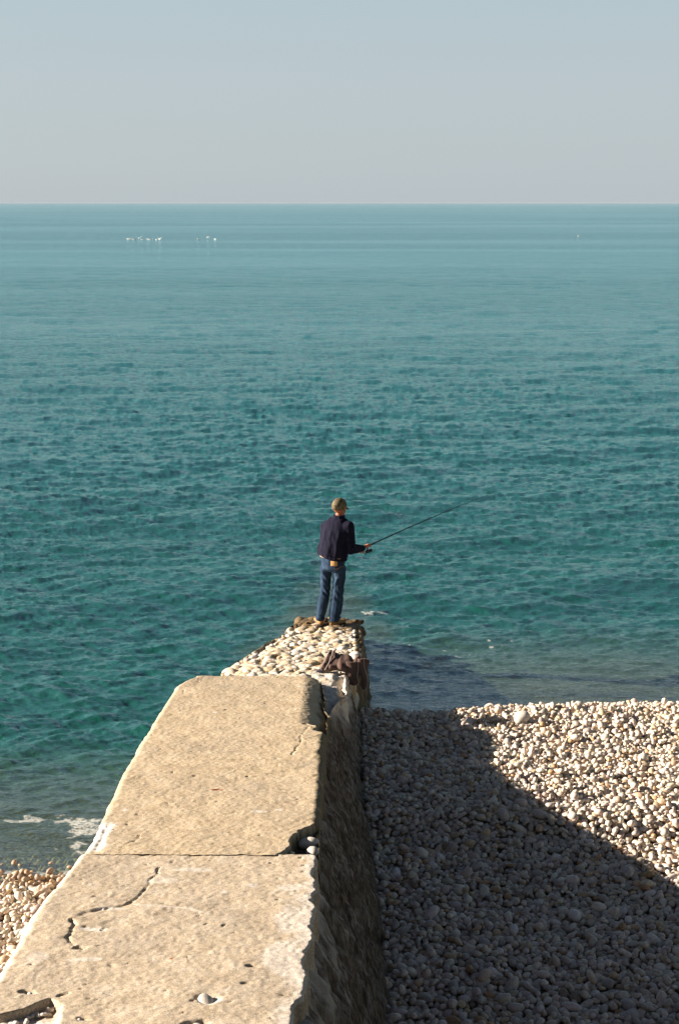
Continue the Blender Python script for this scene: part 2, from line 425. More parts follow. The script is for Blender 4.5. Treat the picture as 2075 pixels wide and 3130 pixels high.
def build_pebbles():
    g = np.random.default_rng(11)
    A = pack(.26, 6.2, 8.0, 16.95, lambda x, y: x < .6 + (y - 0) * .27, g)
    B = pack(-4.6, -1.75, 9.0, 12.9, lambda x, y: x > -.27 * y - .9, g)
    S = np.vstack([A, B])
    # a looser second layer on top
    idx = g.choice(len(S), int(len(S) * .13), replace=False)
    top = S[idx] + np.stack([g.normal(0, .03, len(idx)), g.normal(0, .03, len(idx)), np.zeros(len(idx))], 1)
    z1 = ground(S[:, 0], S[:, 1]) + g.uniform(-.025, .008, len(S))
    z2 = ground(top[:, 0], top[:, 1]) + .026 + g.uniform(-.01, .01, len(top))
    # filler layer beneath
    m = int(len(S) * .85); k = g.choice(len(S), m); low = S[k] + np.stack([g.normal(0, .05, m), g.normal(0, .05, m), np.zeros(m)], 1)
    z3 = ground(low[:, 0], low[:, 1]) - .034
    pos = np.vstack([np.column_stack([S[:, :2], z1]), np.column_stack([top[:, :2], z2]), np.column_stack([low[:, :2], z3])])
    rad = np.concatenate([S[:, 2], top[:, 2], low[:, 2]]) * 1.03
    pos = np.vstack([pos, [[2.05, 15.2, ground(2.05, 15.2) + .06]]]); rad = np.append(rad, .095)
    V, F, nv = stones(pos, rad, (.55, .92), 5, .20, .42)
    me = mesh_np('pebbles', V, F)
    col = pebble_colors(len(pos), g)
    col[-1] = (.6, .55, .47)
    # the left patch and the water's edge are rustier
    lf = (pos[:, 0] < 0)[:, None]
    col = np.where(lf, np.clip(col * np.array([1.0, .99, .97]), 0, .75), col)
    wet = (lf[:, 0] & (pos[:, 1] > 12.15)) | ((pos[:, 0] > 0) & (pos[:, 1] > 16.3))
    col[wet] *= np.array([.74, .64, .54])
    attr(me, 'Col', col.repeat(nv, 0), 'FLOAT_COLOR')
    o = link('pebbles', me, m_pebble())
    tag(o, 'rounded cream and grey shingle pebbles heaped on both sides of the jetty', 'pebbles', kind='stuff')
    return len(pos)

# ------------------------------------------------------------ jetty
def top_z(y): return 2.2 - .1212 * (y - 6.35)
CRACKS = [  # polyline, half width, depth
    ([(-1.76, 8.93), (-1.69, 8.929), (-1.40, 8.92), (-1.166, 8.897), (-.71, 8.929), (-.303, 8.908), (-.10, 8.89)], .006, .004),
    ([(-1.197, 8.657), (-1.192, 8.486), (-1.218, 8.367), (-1.237, 8.206), (-1.252, 8.139), (-1.28, 8.04)], .009, .02),
    ([(-1.28, 8.03), (-1.33, 7.97), (-1.40, 7.95), (-1.503, 7.901), (-1.535, 7.85)], .020, .022),
    ([(-1.583, 7.736), (-1.565, 7.66), (-1.578, 7.60), (-1.555, 7.55), (-1.575, 7.5), (-1.54, 7.44), (-1.516, 7.424), (-1.50, 7.38)], .010, .025),
    ([(-1.421, 9.325), (-1.405, 9.26), (-1.425, 9.184)], .007, .015),
    ([(-1.419, 9.18), (-1.489, 9.046), (-1.481, 8.95)], .006, .012),
    ([(-1.62, 9.46), (-1.679, 9.44), (-1.69, 9.50), (-1.73, 9.60)], .012, .02),
    ([(-1.699, 11.57), (-1.45, 11.53), (-1.246, 11.528), (-1.0, 11.62), (-.697, 11.714), (-.355, 11.671)], .006, .010),
    ([(-.32, 12.571), (-.22, 12.50), (-.13, 12.35)], .02, .06),
    ([(-.40, 11.45), (-.37, 11.7), (-.33, 11.9), (-.34, 12.2), (-.28, 12.45)], .007, .014),
    ([(-.86, 11.85), (-.75, 11.95), (-.70, 11.9)], .005, .008),
    ([(-1.75, 14.1), (-1.62, 14.0), (-1.60, 13.8)], .007, .012),
    ([(-1.60, 7.10), (-1.64, 6.98), (-1.61, 6.80)], .004, .008),
    ([(-.62, 8.05), (-.78, 8.12), (-.90, 8.02)], .004, .006),
]
def build_slab(name, y0, y1, parent, mat, end_face, tanv, xr_pts, xl_pts, seed):
    dy = .011
    ys = np.arange(y0, y1 + 1e-6, dy)
    yend = y1
    dz_end = np.zeros(len(ys))
    if end_face:
        k = 34; ys = np.concatenate([ys, np.full(k, yend)]); dz_end = np.concatenate([dz_end, np.linspace(.004, .5, k)])
    nu_side, nu_top = 34, 150
    xl = np.interp(ys, *zip(*xl_pts)) + .010 * fbm(ys * 4, 0, 1, 4, seed) + .006 * fbm(ys * 30, 0, 1, 2, seed)
    xr = np.interp(ys, *zip(*xr_pts)) + .022 * fbm(ys * 3.2, 0, 2, 4, seed + 1) + (.018 if not end_face else .008) * fbm(ys * 16, 0, 2, 3, seed + 3)
    zt = top_z(ys) + (0 if end_face else .003) + .012 * fbm(ys * .8, 0, 5, 3, seed)
    side = np.linspace(0, 1, nu_side)
    rowsP = []
    u = np.linspace(0, 1, nu_top)
    rl, rr_ = .06, (.05 if end_face else .016)
    # left side
    LX = xl[:, None] - .03 + 0 * side[None]; LZ = zt[:, None] - .48 * (1 - side[None]) - rl
    # rounded corner + top + corner as one parameter
    a = np.linspace(math.pi, math.pi / 2, 9)[1:]
    CLX = (xl - .03 + rl)[:, None] + rl * np.cos(a)[None]; CLZ = (zt - rl)[:, None] + rl * np.sin(a)[None]
    TX = (xl - .03 + rl)[:, None] * (1 - u[None]) + (xr - rr_)[:, None] * u[None]; TX = TX[:, 1:-1]; TZ = zt[:, None] + 0 * TX
    a2 = np.linspace(math.pi / 2, 0, 7)
    CRX = (xr - rr_)[:, None] + rr_ * np.cos(a2)[None]; CRZ = (zt - rr_)[:, None] + rr_ * np.sin(a2)[None]
    RX = xr[:, None] + .02 * side[None, 1:]; RZ = (zt - rr_)[:, None] - .5 * side[None, 1:]
    X = np.hstack([LX, CLX, TX, CRX, RX]); Z = np.hstack([LZ, CLZ, TZ, CRZ, RZ]); Y = ys[:, None] + 0 * X
    istop = np.hstack([LX * 0, CLX * 0 + .6, TX * 0 + 1, CRX * 0 + 1, RX * 0])
    P = np.stack([X, Y, Z], 2); N = grid_normals(P[:len(ys)]) if not end_face else grid_normals(np.where(dz_end[:, None, None] > 0, P + 0, P) + np.stack([0 * X, (np.arange(len(ys)) * 1e-4)[:, None] + 0 * X, 0 * X], 2))
    if N[len(ys) // 2, nu_side + 60, 2] < 0: N = -N
    # fine relief
    d = .0075 * fbm(X * 6, Y * 6, Z * 6, 5, seed + 8) + .0028 * noise3(X * 45, Y * 45, Z * 45, seed + 9) + .012 * fbm(X * 1.5, Y * 1.5, Z, 3, seed + 7)
    hgt = np.zeros_like(X)
    wob = .012 * noise3(X * 25, Y * 25, 0, 91) + .02 * noise3(X * 9, Y * 9, 0, 92)
    wy = .012 * noise3(X * 25, Y * 25, 3, 93) + .02 * noise3(X * 9, Y * 9, 3, 94)
    for pts, hw, dp in CRACKS:
        m = (Y > min(p[1] for p in pts) - .2) & (Y < max(p[1] for p in pts) + .2)
        if not m.any(): continue
        q, f = seg_dist(X[m] + wob[m] * .8, Y[m] + wy[m] * .8, pts)
        ww = hw * (.55 + .7 * (noise3(f * 9, 0, 0, 95) * .5 + .5)) + .002
        hgt[m] -= dp * np.clip(1 - q / ww, 0, 1) ** .5 * np.clip(.75 + .6 * noise3(f * 14, 5, 0, 96), .35, 1)
    def pit(cx, cy, rx, ry, dp, p=2, rot=0):
        m = (np.abs(X - cx) < rx * 2.5 + ry * 2) & (np.abs(Y - cy) < ry * 2.5 + rx * 2)
        if not m.any(): return
        dx, dyy = X[m] - cx + wob[m], Y[m] - cy + wy[m]
        c, s_ = math.cos(rot), math.sin(rot)
        q = np.hypot((dx * c + dyy * s_) / rx, (-dx * s_ + dyy * c) / ry)
        hgt[m] -= dp * ss(1.15, .75, q) * istop[m]
    if not end_face:
        pit(-1.462, 7.33, .035, .03, .05); pit(-1.655, 6.76, .05, .025, .03); pit(-1.456, 6.74, .035, .014, .03, rot=.4)
        pit(-.46, 7.093, .03, .012, .025, rot=.2); pit(-.495, 6.858, .022, .010, .02)
        pit(-.684, 6.665, .07, .055, .014); pit(-1.45, 7.62, .09, .04, .007); pit(-.70, 6.37, .09, .05, .02)
        pit(-1.30, 6.44, .04, .02, .015); pit(-1.25, 7.70, .15, .10, .004)
        # spalled corner lower left
        q, f = seg_dist(X, Y, [(-1.9, 6.43), (-1.719, 6.493), (-1.65, 6.537), (-1.573, 6.613), (-1.50, 6.70)])
        ylim = np.interp(X, [-1.9, -1.719, -1.65, -1.573, -1.50, -1.42, -1.38], [6.43, 6.493, 6.537, 6.613, 6.70, 6.60, 6.2]) + .6 * wob
        inside = (Y < ylim) & (X < -1.38 + wob)
        dd = .055 * ss(0, .018, ylim - Y) * ss(-1.36, -1.50, X + wob) * (1 - .75 * ss(.05, .5, ylim - Y))
        hgt -= np.where(inside, dd, 0) * istop
    else:
        # deep bite out of the right edge beside the joint
        bx = np.interp(Y, [8.9, 9.0, 9.18, 9.36, 9.50, 9.58, 9.64], [-.42, -.36, -.345, -.30, -.25, -.19, -.05]) + 1.2 * wob
        inside = (X > bx) & (Y < 9.64)
        hgt -= np.where(inside, .16 * ss(0, .02, X - bx), 0) * istop
        bx = np.interp(Y, [12.2, 12.3, 12.45, 12.55, 12.65], [-.02, -.20, -.24, -.22, -.05]) + 1.5 * wob
        hgt -= np.where((X > bx) & (Y > 12.15) & (Y < 12.68), .09 * ss(0, .02, X - bx), 0) * istop
        pit(-.965, 10.44, .012, .01, .01)
        # chipped left edge
        m = ss(.0, .05, (-1.62 - X) + .6 * wob) * ss(8.9, 9.0, Y) * ss(9.62, 9.5, Y)
        hgt -= .010 * m * istop
        # worn, rounded right-hand far end
        hgt -= .10 * ss(12.50, 12.66, Y + .5 * wob) * 1.15 * np.clip((X + .38) / .26, 0, 1) ** 1.5 * istop
    g = np.random.default_rng(seed + 40)
    for _ in range(150 if not end_face else 70):
        pit(g.uniform(-1.75, -.15), g.uniform(y0, y1), g.uniform(.004, .013), g.uniform(.004, .010), g.uniform(.006, .016))
    P = P + N * d[..., None]
    P[..., 2] += hgt
    P[..., 1] += (.022 * fbm(X * 3, 0, 0, 4, 66) + .006 * noise3(X * 30, 0, 0, 67)) * ss(.25, .0, np.abs(Y - 8.92))
    # eroded, scalloped sides
    sidem = np.hstack([np.ones_like(LX) * .5, CLX * 0 + .2, TX * 0, CRX * 0 + .4, RX * 0 + 1])
    sd_ = fbm(X * 5, Y * 7, Z * 3, 4, seed + 20)
    P[..., 0] += np.where(X > -.9, 1, -1) * sidem * .035 * sd_
    if end_face:
        P[..., 2] -= dz_end[:, None] * istop
        P[..., 2] = np.where(dz_end[:, None] > 0, np.minimum(P[..., 2], (zt - dz_end)[:, None]), P[..., 2])
        # rounded left far corner
        t_ = ss(14.0, 14.7, Y); P[..., 0] += np.where(X < -1.5, .16 * t_ ** 2 * ss(-1.4, -1.75, X), 0)
        P[..., 1] += .012 * fbm(X * 5, 0, Z * 8, 3, 3) * ss(14.5, 14.7, Y)
    nr, nc = X.shape
    me = mesh_np(name, P.reshape(-1, 3), grid_faces(nr, nc))
    # colour patches that belong to the concrete itself
    pale = np.zeros_like(X); alg = np.zeros_like(X); rust = np.zeros_like(X)
    n1 = fbm(X * 9, Y * 9, Z * 3, 4, 71)
    def patch(cx, cy, rx, ry, k=1):
        q = np.hypot((X - cx) / rx, (Y - cy) / ry) + .5 * n1
        return k * ss(1.1, .8, q)
    if not end_face:
        pale = np.maximum(pale, .6 * ss(.10, .0, (xr[:, None] - X) + .10 * n1 - .02) * (sidem < .9))
        for a_ in ((-.95, 8.62, .13, .04, .5), (-1.15, 8.42, .10, .05, .4), (-.55, 8.33, .04, .03, .6), (-.72, 8.2, .02, .02, .7), (-.30, 8.30, .10, .06, .5), (-.30, 7.2, .12, .25, .55), (-.28, 7.75, .1, .2, .5),
                   (-.684, 6.665, .065, .05, .9), (-1.45, 7.62, .09, .03, .8), (-1.38, 7.93, .10, .03, .5), (-1.55, 6.4, .16, .14, .6), (-1.42, 7.18, .10, .03, .5), (-1.68, 7.2, .06, .08, .35), (-1.63, 6.75, .05, .02, .8)):
            pale = np.maximum(pale, patch(*a_))
        q, f = seg_dist(X, Y + .3 * wy, [(-1.263, 7.986), (-1.05, 7.943), (-.921, 7.922), (-.794, 7.838)])
        pale = np.maximum(pale, .6 * ss(.014, .003, q + .006 * n1) * (f > 0) * (f < .999))
        pale = np.maximum(pale, .4 * ss(.03, .0, np.abs(X - xl[:, None] - .0)))
        alg = .45 * ss(.1, .5, n1) * ss(-1.2, -.6, X) * ss(7.6, 7.0, Y) * .5
        rust = np.maximum(patch(-.93, 7.18, .012, .012), patch(-1.05, 7.14, .008, .01))
    else:
        for a_ in ((-.426, 14.157, .022, .03, 1.5), (-.427, 13.145, .015, .025, 1.5), (-1.2, 13.0, .03, .02, 1.2), (-.60, 9.85, .06, .03, .7), (-.45, 9.9, .04, .03, .5), (-1.60, 9.9, .02, .03, .7)):
            pale = np.maximum(pale, patch(*a_))
        pale = np.maximum(pale, .95 * ss(-1.60, -1.66, X + .06 * n1) * ss(8.95, 9.05, Y) * ss(9.7, 9.5, Y))
        pale = np.maximum(pale, .6 * ss(.03, .0, np.abs(X - xl[:, None])) * ss(13.9, 14.3, Y))
        alg = .75 * ss(-.05, .25, n1 * .5 + ss(-.26, -.13, X) * .6 - .2)
        alg = np.maximum(alg, .85 * (X > -.45) * ss(8.95, 9.0, Y) * ss(9.7, 9.55, Y) * (hgt < -.02))
        rust = np.maximum(patch(-.972, 10.445, .03, .022), patch(-.93, 10.43, .02, .012))
    attr(me, 'pale', np.clip(pale, 0, 1)); attr(me, 'algae', np.clip(alg, 0, 1)); attr(me, 'rust', np.clip(rust, 0, 1))
    attr(me, 'tan', np.full(X.size, tanv) + .25 * n1.ravel())
    return link(name, me, mat, parent)

def build_core(parent, mat):
    """rubble masonry faces below the slabs, right and left"""
    for sgn in (1, -1):
        ys = np.arange(-1, 15.35, .014); t = np.linspace(0, 1, 150)
        zt = top_z(np.minimum(ys, 14.7)) 
        if sgn > 0:
            sh = .15 * ss(13.3, 14.6, ys)                        # shoulder of the old wall that shows past the slab's end
            xt = np.full(len(ys), -.17) + sh
            lift = .02 - .05 * ss(13.0, 14.0, ys)
            # inner start, shoulder, then the battered face
            z0 = zt - .16 + lift + .02 * noise3(ys * 5, 0, 0, 8)
            X = xt[:, None] + (.375 - xt)[:, None] * np.clip((t[None] * 1.12 - .12) * 1.62, 0, 1) ** .80
            Z = z0[:, None] + (-.45 - z0)[:, None] * np.clip(t[None] * 1.12 - .12, 0, 1)
            inn = np.clip(1 - t[None] / .107, 0, 1); X = X - .30 * inn
        else:
            xt = np.full(len(ys), -1.76)
            z0 = zt - .30
            X = xt[:, None] - .30 * np.clip(t[None] * 1.1 - .1, 0, 1) ** .9 + .3 * np.clip(1 - t[None] / .09, 0, 1)
            Z = z0[:, None] + (-1.2 - z0)[:, None] * np.clip(t[None] * 1.1 - .1, 0, 1)
        Y = ys[:, None] + 0 * X
        P = np.stack([X, Y, Z], 2)
        st = Z * 1.0
        ridg = 1 - np.abs(fbm(Y * 5.5 + .5 * Z, Z * 1.1, X, 4, 101))         # steep ribs
        w1, w2, cid = worley(Y * 6.5 + .6 * Z, Z * 1.3, X * 2, 33)
        d = .10 * (ridg - .8) + .05 * (.75 - np.abs(fbm(Y * 15 + 1.2 * Z, Z * 2.6, X, 3, 111)) * 1.4 - .6) + .10 * (np.clip(w2 - w1, 0, .22) - .15) + .03 * fbm(X * 9, Y * 12, Z * 5, 4, 102) + .012 * noise3(X * 30, Y * 34, Z * 16, 103)
        P[..., 0] += sgn * d * ss(0, .12, t[None])
        P[..., 2] += .5 * d * ss(.12, 0, t[None])
        me = mesh_np('rubble_face', P.reshape(-1, 3), grid_faces(*X.shape) if sgn > 0 else grid_faces(*X.shape)[:, ::-1])
        n1 = fbm(X * 8, Y * 8, Z * 5, 4, 104)
        if sgn > 0:
            pale = .9 * ss(13.3, 14.1, Y + .6 * n1) * ss(.30, .08, t[None] + .22 * n1)
            pale = np.maximum(pale, .6 * ss(.22, .10, t[None] + .22 * n1) * ss(9.2, 8.7, Y))
            pale = np.maximum(pale, .35 * ss(.25, .6, n1))
            alg = .5 * ss(.45, .9, t[None] + .25 * n1 + .15 * ss(9, 14, Y))
        else:
            pale = .7 * ss(-.2, .4, n1); alg = ss(.8, 1, t[None]) + 0 * n1
        attr(me, 'pale', np.clip(pale, 0, 1)); attr(me, 'algae', np.clip(alg, 0, 1))
        link('rubble_face', me, mat, parent)

def ledge_z(x, y):
    return np.interp(y, [13.2, 14.4, 15.0, 15.16, 18.5, 19.2, 19.6, 20.2], [1.20, 1.11, 1.12, 1.0, .60, .44, .22, -.35]) - .05 * ss(-.9, -1.35, x)
def build_ledge(parent, mat):
    ys = np.arange(13.2, 20.2, .014)
    xl = np.interp(ys, [13.2, 15.2, 15.7, 16.3, 17.1, 17.9, 18.6, 19.4, 20.2], [-1.45, -1.37, -1.34, -1.22, -.98, -.70, -.62, -.58, -.5]) + .05 * fbm(ys * 3, 0, 0, 3, 201)
    xr = np.interp(ys, [13.2, 13.8, 14.4, 15.2, 16.2, 17.5, 19.1, 20.2], [-.24, -.10, .04, .09, .23, .26, .27, .2]) + .04 * fbm(ys * 3, 0, 0, 3, 202)
    t = np.linspace(0, 1, 190); n = len(ys)
    # left face (0-.18), top (.18-.72), right face (.72-1)
    tl = np.clip(t / .18, 0, 1)[None]; tm = np.clip((t - .18) / .54, 0, 1)[None]; tr = np.clip((t - .72) / .28, 0, 1)[None]
    X = xl[:, None] + (xr - xl)[:, None] * tm - .25 * (1 - tl) + .25 * tr
    zt = ledge_z(X, ys[:, None])
    Z = zt - (1 - tl) * 1.5 - tr * 1.5
    edge = np.minimum(X - xl[:, None], xr[:, None] - X); Z = Z - .10 * np.exp(-np.clip(edge, 0, 1) / .07) * (tl == 1) * (tr == 0)
    Y = ys[:, None] + 0 * X
    P = np.stack([X, Y, Z], 2); N = grid_normals(P)
    if N[n // 2, 90, 2] < 0: N = -N
    w1, w2, cid = worley(X * 8.5, Y * 7, Z * 8, 71)
    dome = np.sqrt(np.clip(1 - (w1 / .75) ** 2, 0, 1)) * (cid > .25) * ss(14.9, 15.3, Y)
    d = .040 * dome - .02 + (.03 + .05 * ss(18.2, 18.9, Y)) * fbm(X * 4, Y * 4, Z * 4, 4, 203) + .022 * ss(15.3, 15.0, Y) * fbm(X * 13, Y * 13, Z * 9, 3, 207) + .008 * fbm(X * 25, Y * 25, Z * 25, 3, 204)
    P += N * d[..., None]
    V1 = P.reshape(-1, 3); F1 = grid_faces(n, len(t))
    rank = (np.sin(cid * 91.7) * .5 + .5)[..., None]
    cA = np.array([.68, .63, .54]) * (1 - rank) + np.array([.50, .41, .28]) * rank
    mort = np.array([.50, .37, .20])
    col1 = (cA * dome[..., None] ** .5 + mort * (1 - dome[..., None] ** .5)).reshape(-1, 3)
    crust = ss(15.35, 15.05, Y + .15 * fbm(X * 5, Y * 5, 0, 3, 88)).reshape(-1, 1); col1 = col1 * (1 - crust) + np.array([.68, .62, .53]) * crust
    # embedded cobbles
    g = np.random.default_rng(21); pos = []; rad = []
    for _ in range(1500):
        y = g.uniform(15.15, 19.3); x = g.uniform(-1.4, .26); r = g.choice([.04, .055, .07, .085, .10], p=[.3, .3, .2, .12, .08]) * g.uniform(.85, 1.1)
        a = np.interp(y, ys, xl) + .03; b = np.interp(y, ys, xr) - .04
        if x < a or x > b: continue
        if any((x - p[0]) ** 2 + ((y - p[1])) ** 2 < ((r + q) * .92) ** 2 for p, q in zip(pos, rad)): continue
        if y > 18.9 and r > .06: continue
        pos.append((x, y, float(ledge_z(x, y)) + r * g.uniform(-.60, -.22))); rad.append(r)
    for _ in range(46):
        y = g.uniform(18.75, 19.75); x = g.uniform(-.62, .30); r = g.uniform(.05, .12)
        pos.append((x, y, float(ledge_z(x, y)) + g.uniform(-.05, .03))); rad.append(r)
    pos = np.array(pos); rad = np.array(rad)
    V2, F2, nv = stones(pos, rad, (.5, .75), 31, .14, .22)
    c2 = np.array([[.70, .66, .58], [.62, .54, .42], [.66, .62, .55], [.54, .42, .26], [.54, .50, .44]])[g.choice(5, len(pos), p=[.38, .24, .2, .10, .08])] * g.uniform(.9, 1.08, (len(pos), 1))
    me = mesh_np('lower_ledge', np.vstack([V1, V2]), np.vstack([F1, F2 + len(V1)]))
    Xa = np.concatenate([X.ravel(), V2[:, 0]]); Ya = np.concatenate([Y.ravel(), V2[:, 1]]); Za = np.concatenate([Z.ravel(), V2[:, 2]])
    col = np.vstack([col1, c2.repeat(nv, 0)])
    attr(me, 'Col', np.clip(col, .02, .72), 'FLOAT_COLOR')
    n1 = fbm(Xa * 5, Ya * 5, Za * 5, 4, 205)
    alg = ss(18.15, 18.6, Ya + .6 * n1) * .95
    alg = np.maximum(alg, ss(.50, .15, Za + .15 * n1) * .95)
    alg = np.maximum(alg, .8 * (Xa > .20) * ss(.92, .7, Za + .1 * n1))
    attr(me, 'algae', np.clip(alg, 0, 1))
    link('lower_ledge', me, mat, parent)
def build_jetty():
    j = empty('jetty', (-.9, 10, 0)); base = j
    tag(j, 'long weathered concrete and rubble jetty sloping down from the foreground into the sea', 'jetty')
    con, rock, led = m_concrete(), m_rock(), m_ledge()
    XR1 = [(-1, -.24), (6.389, -.243), (6.582, -.229), (6.736, -.193), (6.963, -.178), (7.276, -.20), (7.462, -.16), (7.656, -.186), (7.818, -.151), (8.073, -.172), (8.252, -.142), (8.583, -.173), (8.913, -.162)]
    XR2 = [(8.91, -.154), (9.6, -.144), (10.1, -.139), (11.2, -.142), (12.1, -.125), (13.09, -.122), (14.05, -.176), (14.7, -.20)]
    XL1 = [(-1, -1.84), (7.04, -1.83), (8.1, -1.815), (8.29, -1.79), (8.6, -1.76), (8.93, -1.735)]
    XL2 = [(8.93, -1.725), (9.3, -1.71), (9.7, -1.72), (11.3, -1.745), (14.05, -1.70), (14.7, -1.70)]
    parts = [build_slab('near_slab', 4.6, 8.925, None, con, False, .12, XR1, XL1, 300),
             build_slab('far_slab', 8.90, 14.7, None, con, True, .85, XR2, XL2, 400)]
    # plain continuation of the slab behind the camera's view
    n0 = len(C.objects)
    build_core(None, rock); build_ledge(None, led)
    # loose cobbles lodged in the bite of the far slab and in the spalled corner
    g = np.random.default_rng(5)
    pos = [(-.22, 9.36, 1.76), (-.185, 9.13, 1.80)]; rad = [.056, .056]
    for _ in range(26): pos.append((g.uniform(-.42, -.2), g.uniform(8.95, 9.05), 1.82 + g.uniform(-.03, .02))); rad.append(g.uniform(.008, .02))
    for _ in range(60):
        x = g.uniform(-1.74, -1.48); y = np.interp(x, [-1.74, -1.48], [6.40, 6.66]) - abs(g.normal(0, .05)); pos.append((x, y, top_z(y) - .04 + g.uniform(-.01, .012))); rad.append(g.uniform(.007, .02))
    pos.append((-1.66, 6.36, top_z(6.36) - .02)); rad.append(.05)
    pos.append((-.684, 6.665, top_z(6.665) - .022)); rad.append(.055)
    for x, y, r in ((-1.62, 6.75, .014), (-1.38, 7.94, .014), (-1.43, 7.93, .011), (-1.34, 7.95, .010), (-1.40, 7.605, .012), (-1.30, 6.44, .016), (-.98, 6.63, .008), (-.70, 6.36, .03), (-.66, 6.33, .02), (-.75, 6.34, .018)):
        pos.append((x, y, top_z(y) - .006)); rad.append(r)
    pos = np.array(pos); rad = np.array(rad)
    V, F, nv = stones(pos, rad, (.5, .8), 8, .12, .2)
    me = mesh_np('lodged_cobble', V, F)
    attr(me, 'Col', (np.array([[.62, .56, .48]]) * g.uniform(.8, 1.1, (len(pos), 1))).repeat(nv, 0), 'FLOAT_COLOR')
    link('lodged_cobble', me, bpy.data.materials.get('flint_pebbles') or m_pebble(), None)['kind'] = 'stuff'
    for o in list(C.objects):
        if o.type == 'MESH' and o.parent is None and o.name.split('.')[0] in ('near_slab', 'far_slab', 'rubble_face', 'lower_ledge', 'lodged_cobble'):
            o.parent = j; o.matrix_parent_inverse = Matrix.Translation(-Vector(j.location))

# ------------------------------------------------------------ soft-body modelling: hulls fused by voxel remesh
def ell(bm, c, r, rot=None, seg=14):
    M = Matrix.Translation(Vector(c)) @ (rot.to_4x4() if rot else Matrix.Identity(4)) @ Matrix.Diagonal((*r, 1))
    bmesh.ops.create_uvsphere(bm, u_segments=seg, v_segments=seg // 2 + 2, radius=1, matrix=M)
def hull(bm, balls):
    """convex hull of ellipsoids [(centre, radii or radius[, rotation])]"""
    b2 = bmesh.new()
    for q in balls:
        c, r = q[0], q[1]; r = (r, r, r) if not hasattr(r, '__len__') else r
        ell(b2, c, r, q[2] if len(q) > 2 else None, 12)
    res = bmesh.ops.convex_hull(b2, input=b2.verts)
    junk = [v for v in b2.verts if not v.link_faces]
    inner = list({g for g in res.get('geom_interior', []) if isinstance(g, bmesh.types.BMVert)})
    bmesh.ops.delete(b2, geom=[v for v in set(junk + inner) if v.is_valid], context='VERTS')
    # keep only hull faces
    keep = {f for f in res['geom'] if isinstance(f, bmesh.types.BMFace) and f.is_valid}
    dele = [f for f in b2.faces if f not in keep]
    if dele: bmesh.ops.delete(b2, geom=dele, context='FACES')
    me = bpy.data.meshes.new('tmp'); b2.to_mesh(me); b2.free(); bm.from_mesh(me); bpy.data.meshes.remove(me)
def chain(bm, balls):
    for a, b in zip(balls, balls[1:]): hull(bm, [a, b])
def fuse(name, bm, voxel, smooth, mat, parent, disp=None, off=(0, 0, 0)):
    me = bpy.data.meshes.new('t'); bm.to_mesh(me); bm.free()
    o = bpy.data.objects.new('t', me); C.objects.link(o)
    m = o.modifiers.new('r', 'REMESH'); m.mode = 'VOXEL'; m.voxel_size = voxel; m.use_smooth_shade = True
    if smooth:
        s = o.modifiers.new('s', 'SMOOTH'); s.factor = .5; s.iterations = smooth
    dg = bpy.context.evaluated_depsgraph_get(); dg.update()
    m2 = bpy.data.meshes.new_from_object(o.evaluated_get(dg)); bpy.data.objects.remove(o)
    m2.name = name
    if disp:
        n = len(m2.vertices); co = np.empty(n * 3, np.float32); m2.vertices.foreach_get('co', co); co = co.reshape(-1, 3).astype(float)
        no = np.empty(n * 3, np.float32); m2.vertices.foreach_get('normal', no); no = no.reshape(-1, 3)
        co = co + no * disp(co)[:, None]
        m2.vertices.foreach_set('co', co.astype(np.float32).ravel()); m2.update()
    m2.polygons.foreach_set('use_smooth', np.ones(len(m2.polygons), dtype=bool))
    m2.materials.clear()
    return link(name, m2, mat, parent)
def tube(pts, rad, seg=8, closed=False):
    """tapered tube through points -> V, F (quads)"""
    pts = [Vector(p) for p in pts]; n = len(pts); V = []; F = []
    rad = rad if hasattr(rad, '__len__') else [rad] * n
    up = Vector((0, 0, 1)); prev = None
    for i, p in enumerate(pts):
        if closed: d = pts[(i + 1) % n] - pts[i - 1]
        else: d = pts[min(i + 1, n - 1)] - pts[max(i - 1, 0)]
        d.normalize()
        a = (prev - d * prev.dot(d)) if prev else d.cross(up)
        if a.length < 1e-4: a = d.orthogonal()
        a.normalize(); prev = a; b = d.cross(a)
        for k in range(seg):
            t = 2 * math.pi * k / seg; V.append(p + (a * math.cos(t) + b * math.sin(t)) * rad[i])
    m = n if closed else n - 1
    for i in range(m):
        for k in range(seg):
            j = (i + 1) % n
            F.append((i * seg + k, i * seg + (k + 1) % seg, j * seg + (k + 1) % seg, j * seg + k))
    return [tuple(v) for v in V], F
def tubes(name, items, mat, parent, seg=8):
    V = []; F = []
    for it in items:
        v, f = tube(it[0], it[1], seg, it[2] if len(it) > 2 else False)
        F += [tuple(i + len(V) for i in q) for q in f]; V += v
    return link(name, mesh_np(name, V, F), mat, parent)
def project_patch(name, target, cx, cz, wx, wz, mat, parent, n=10, off=.004, thick=.004, rot=0., shape=None):
    """a sewn-on patch: a small sheet laid on the back of the trousers, with thickness"""
    bvh = BVHTree.FromPolygons([v.co for v in target.data.vertices], [p.vertices for p in target.data.polygons])
    V = []; 
    for j in range(n):
        for i in range(n):
            u, v = i / (n - 1) - .5, j / (n - 1) - .5
            if shape: u, v = shape(u, v)
            x = cx + (u * math.cos(rot) - v * math.sin(rot)) * wx; z = cz + (u * math.sin(rot) * wx / wz + v * math.cos(rot)) * wz
            h = bvh.ray_cast(Vector((x, -1, z)), Vector((0, 1, 0)))[0]
            V.append((x, (h.y if h else 0) - off, z))
    o = link(name, mesh_np(name, V, grid_faces(n, n)), mat, parent)
    s = o.modifiers.new('thickness', 'SOLIDIFY'); s.thickness = thick
    return o

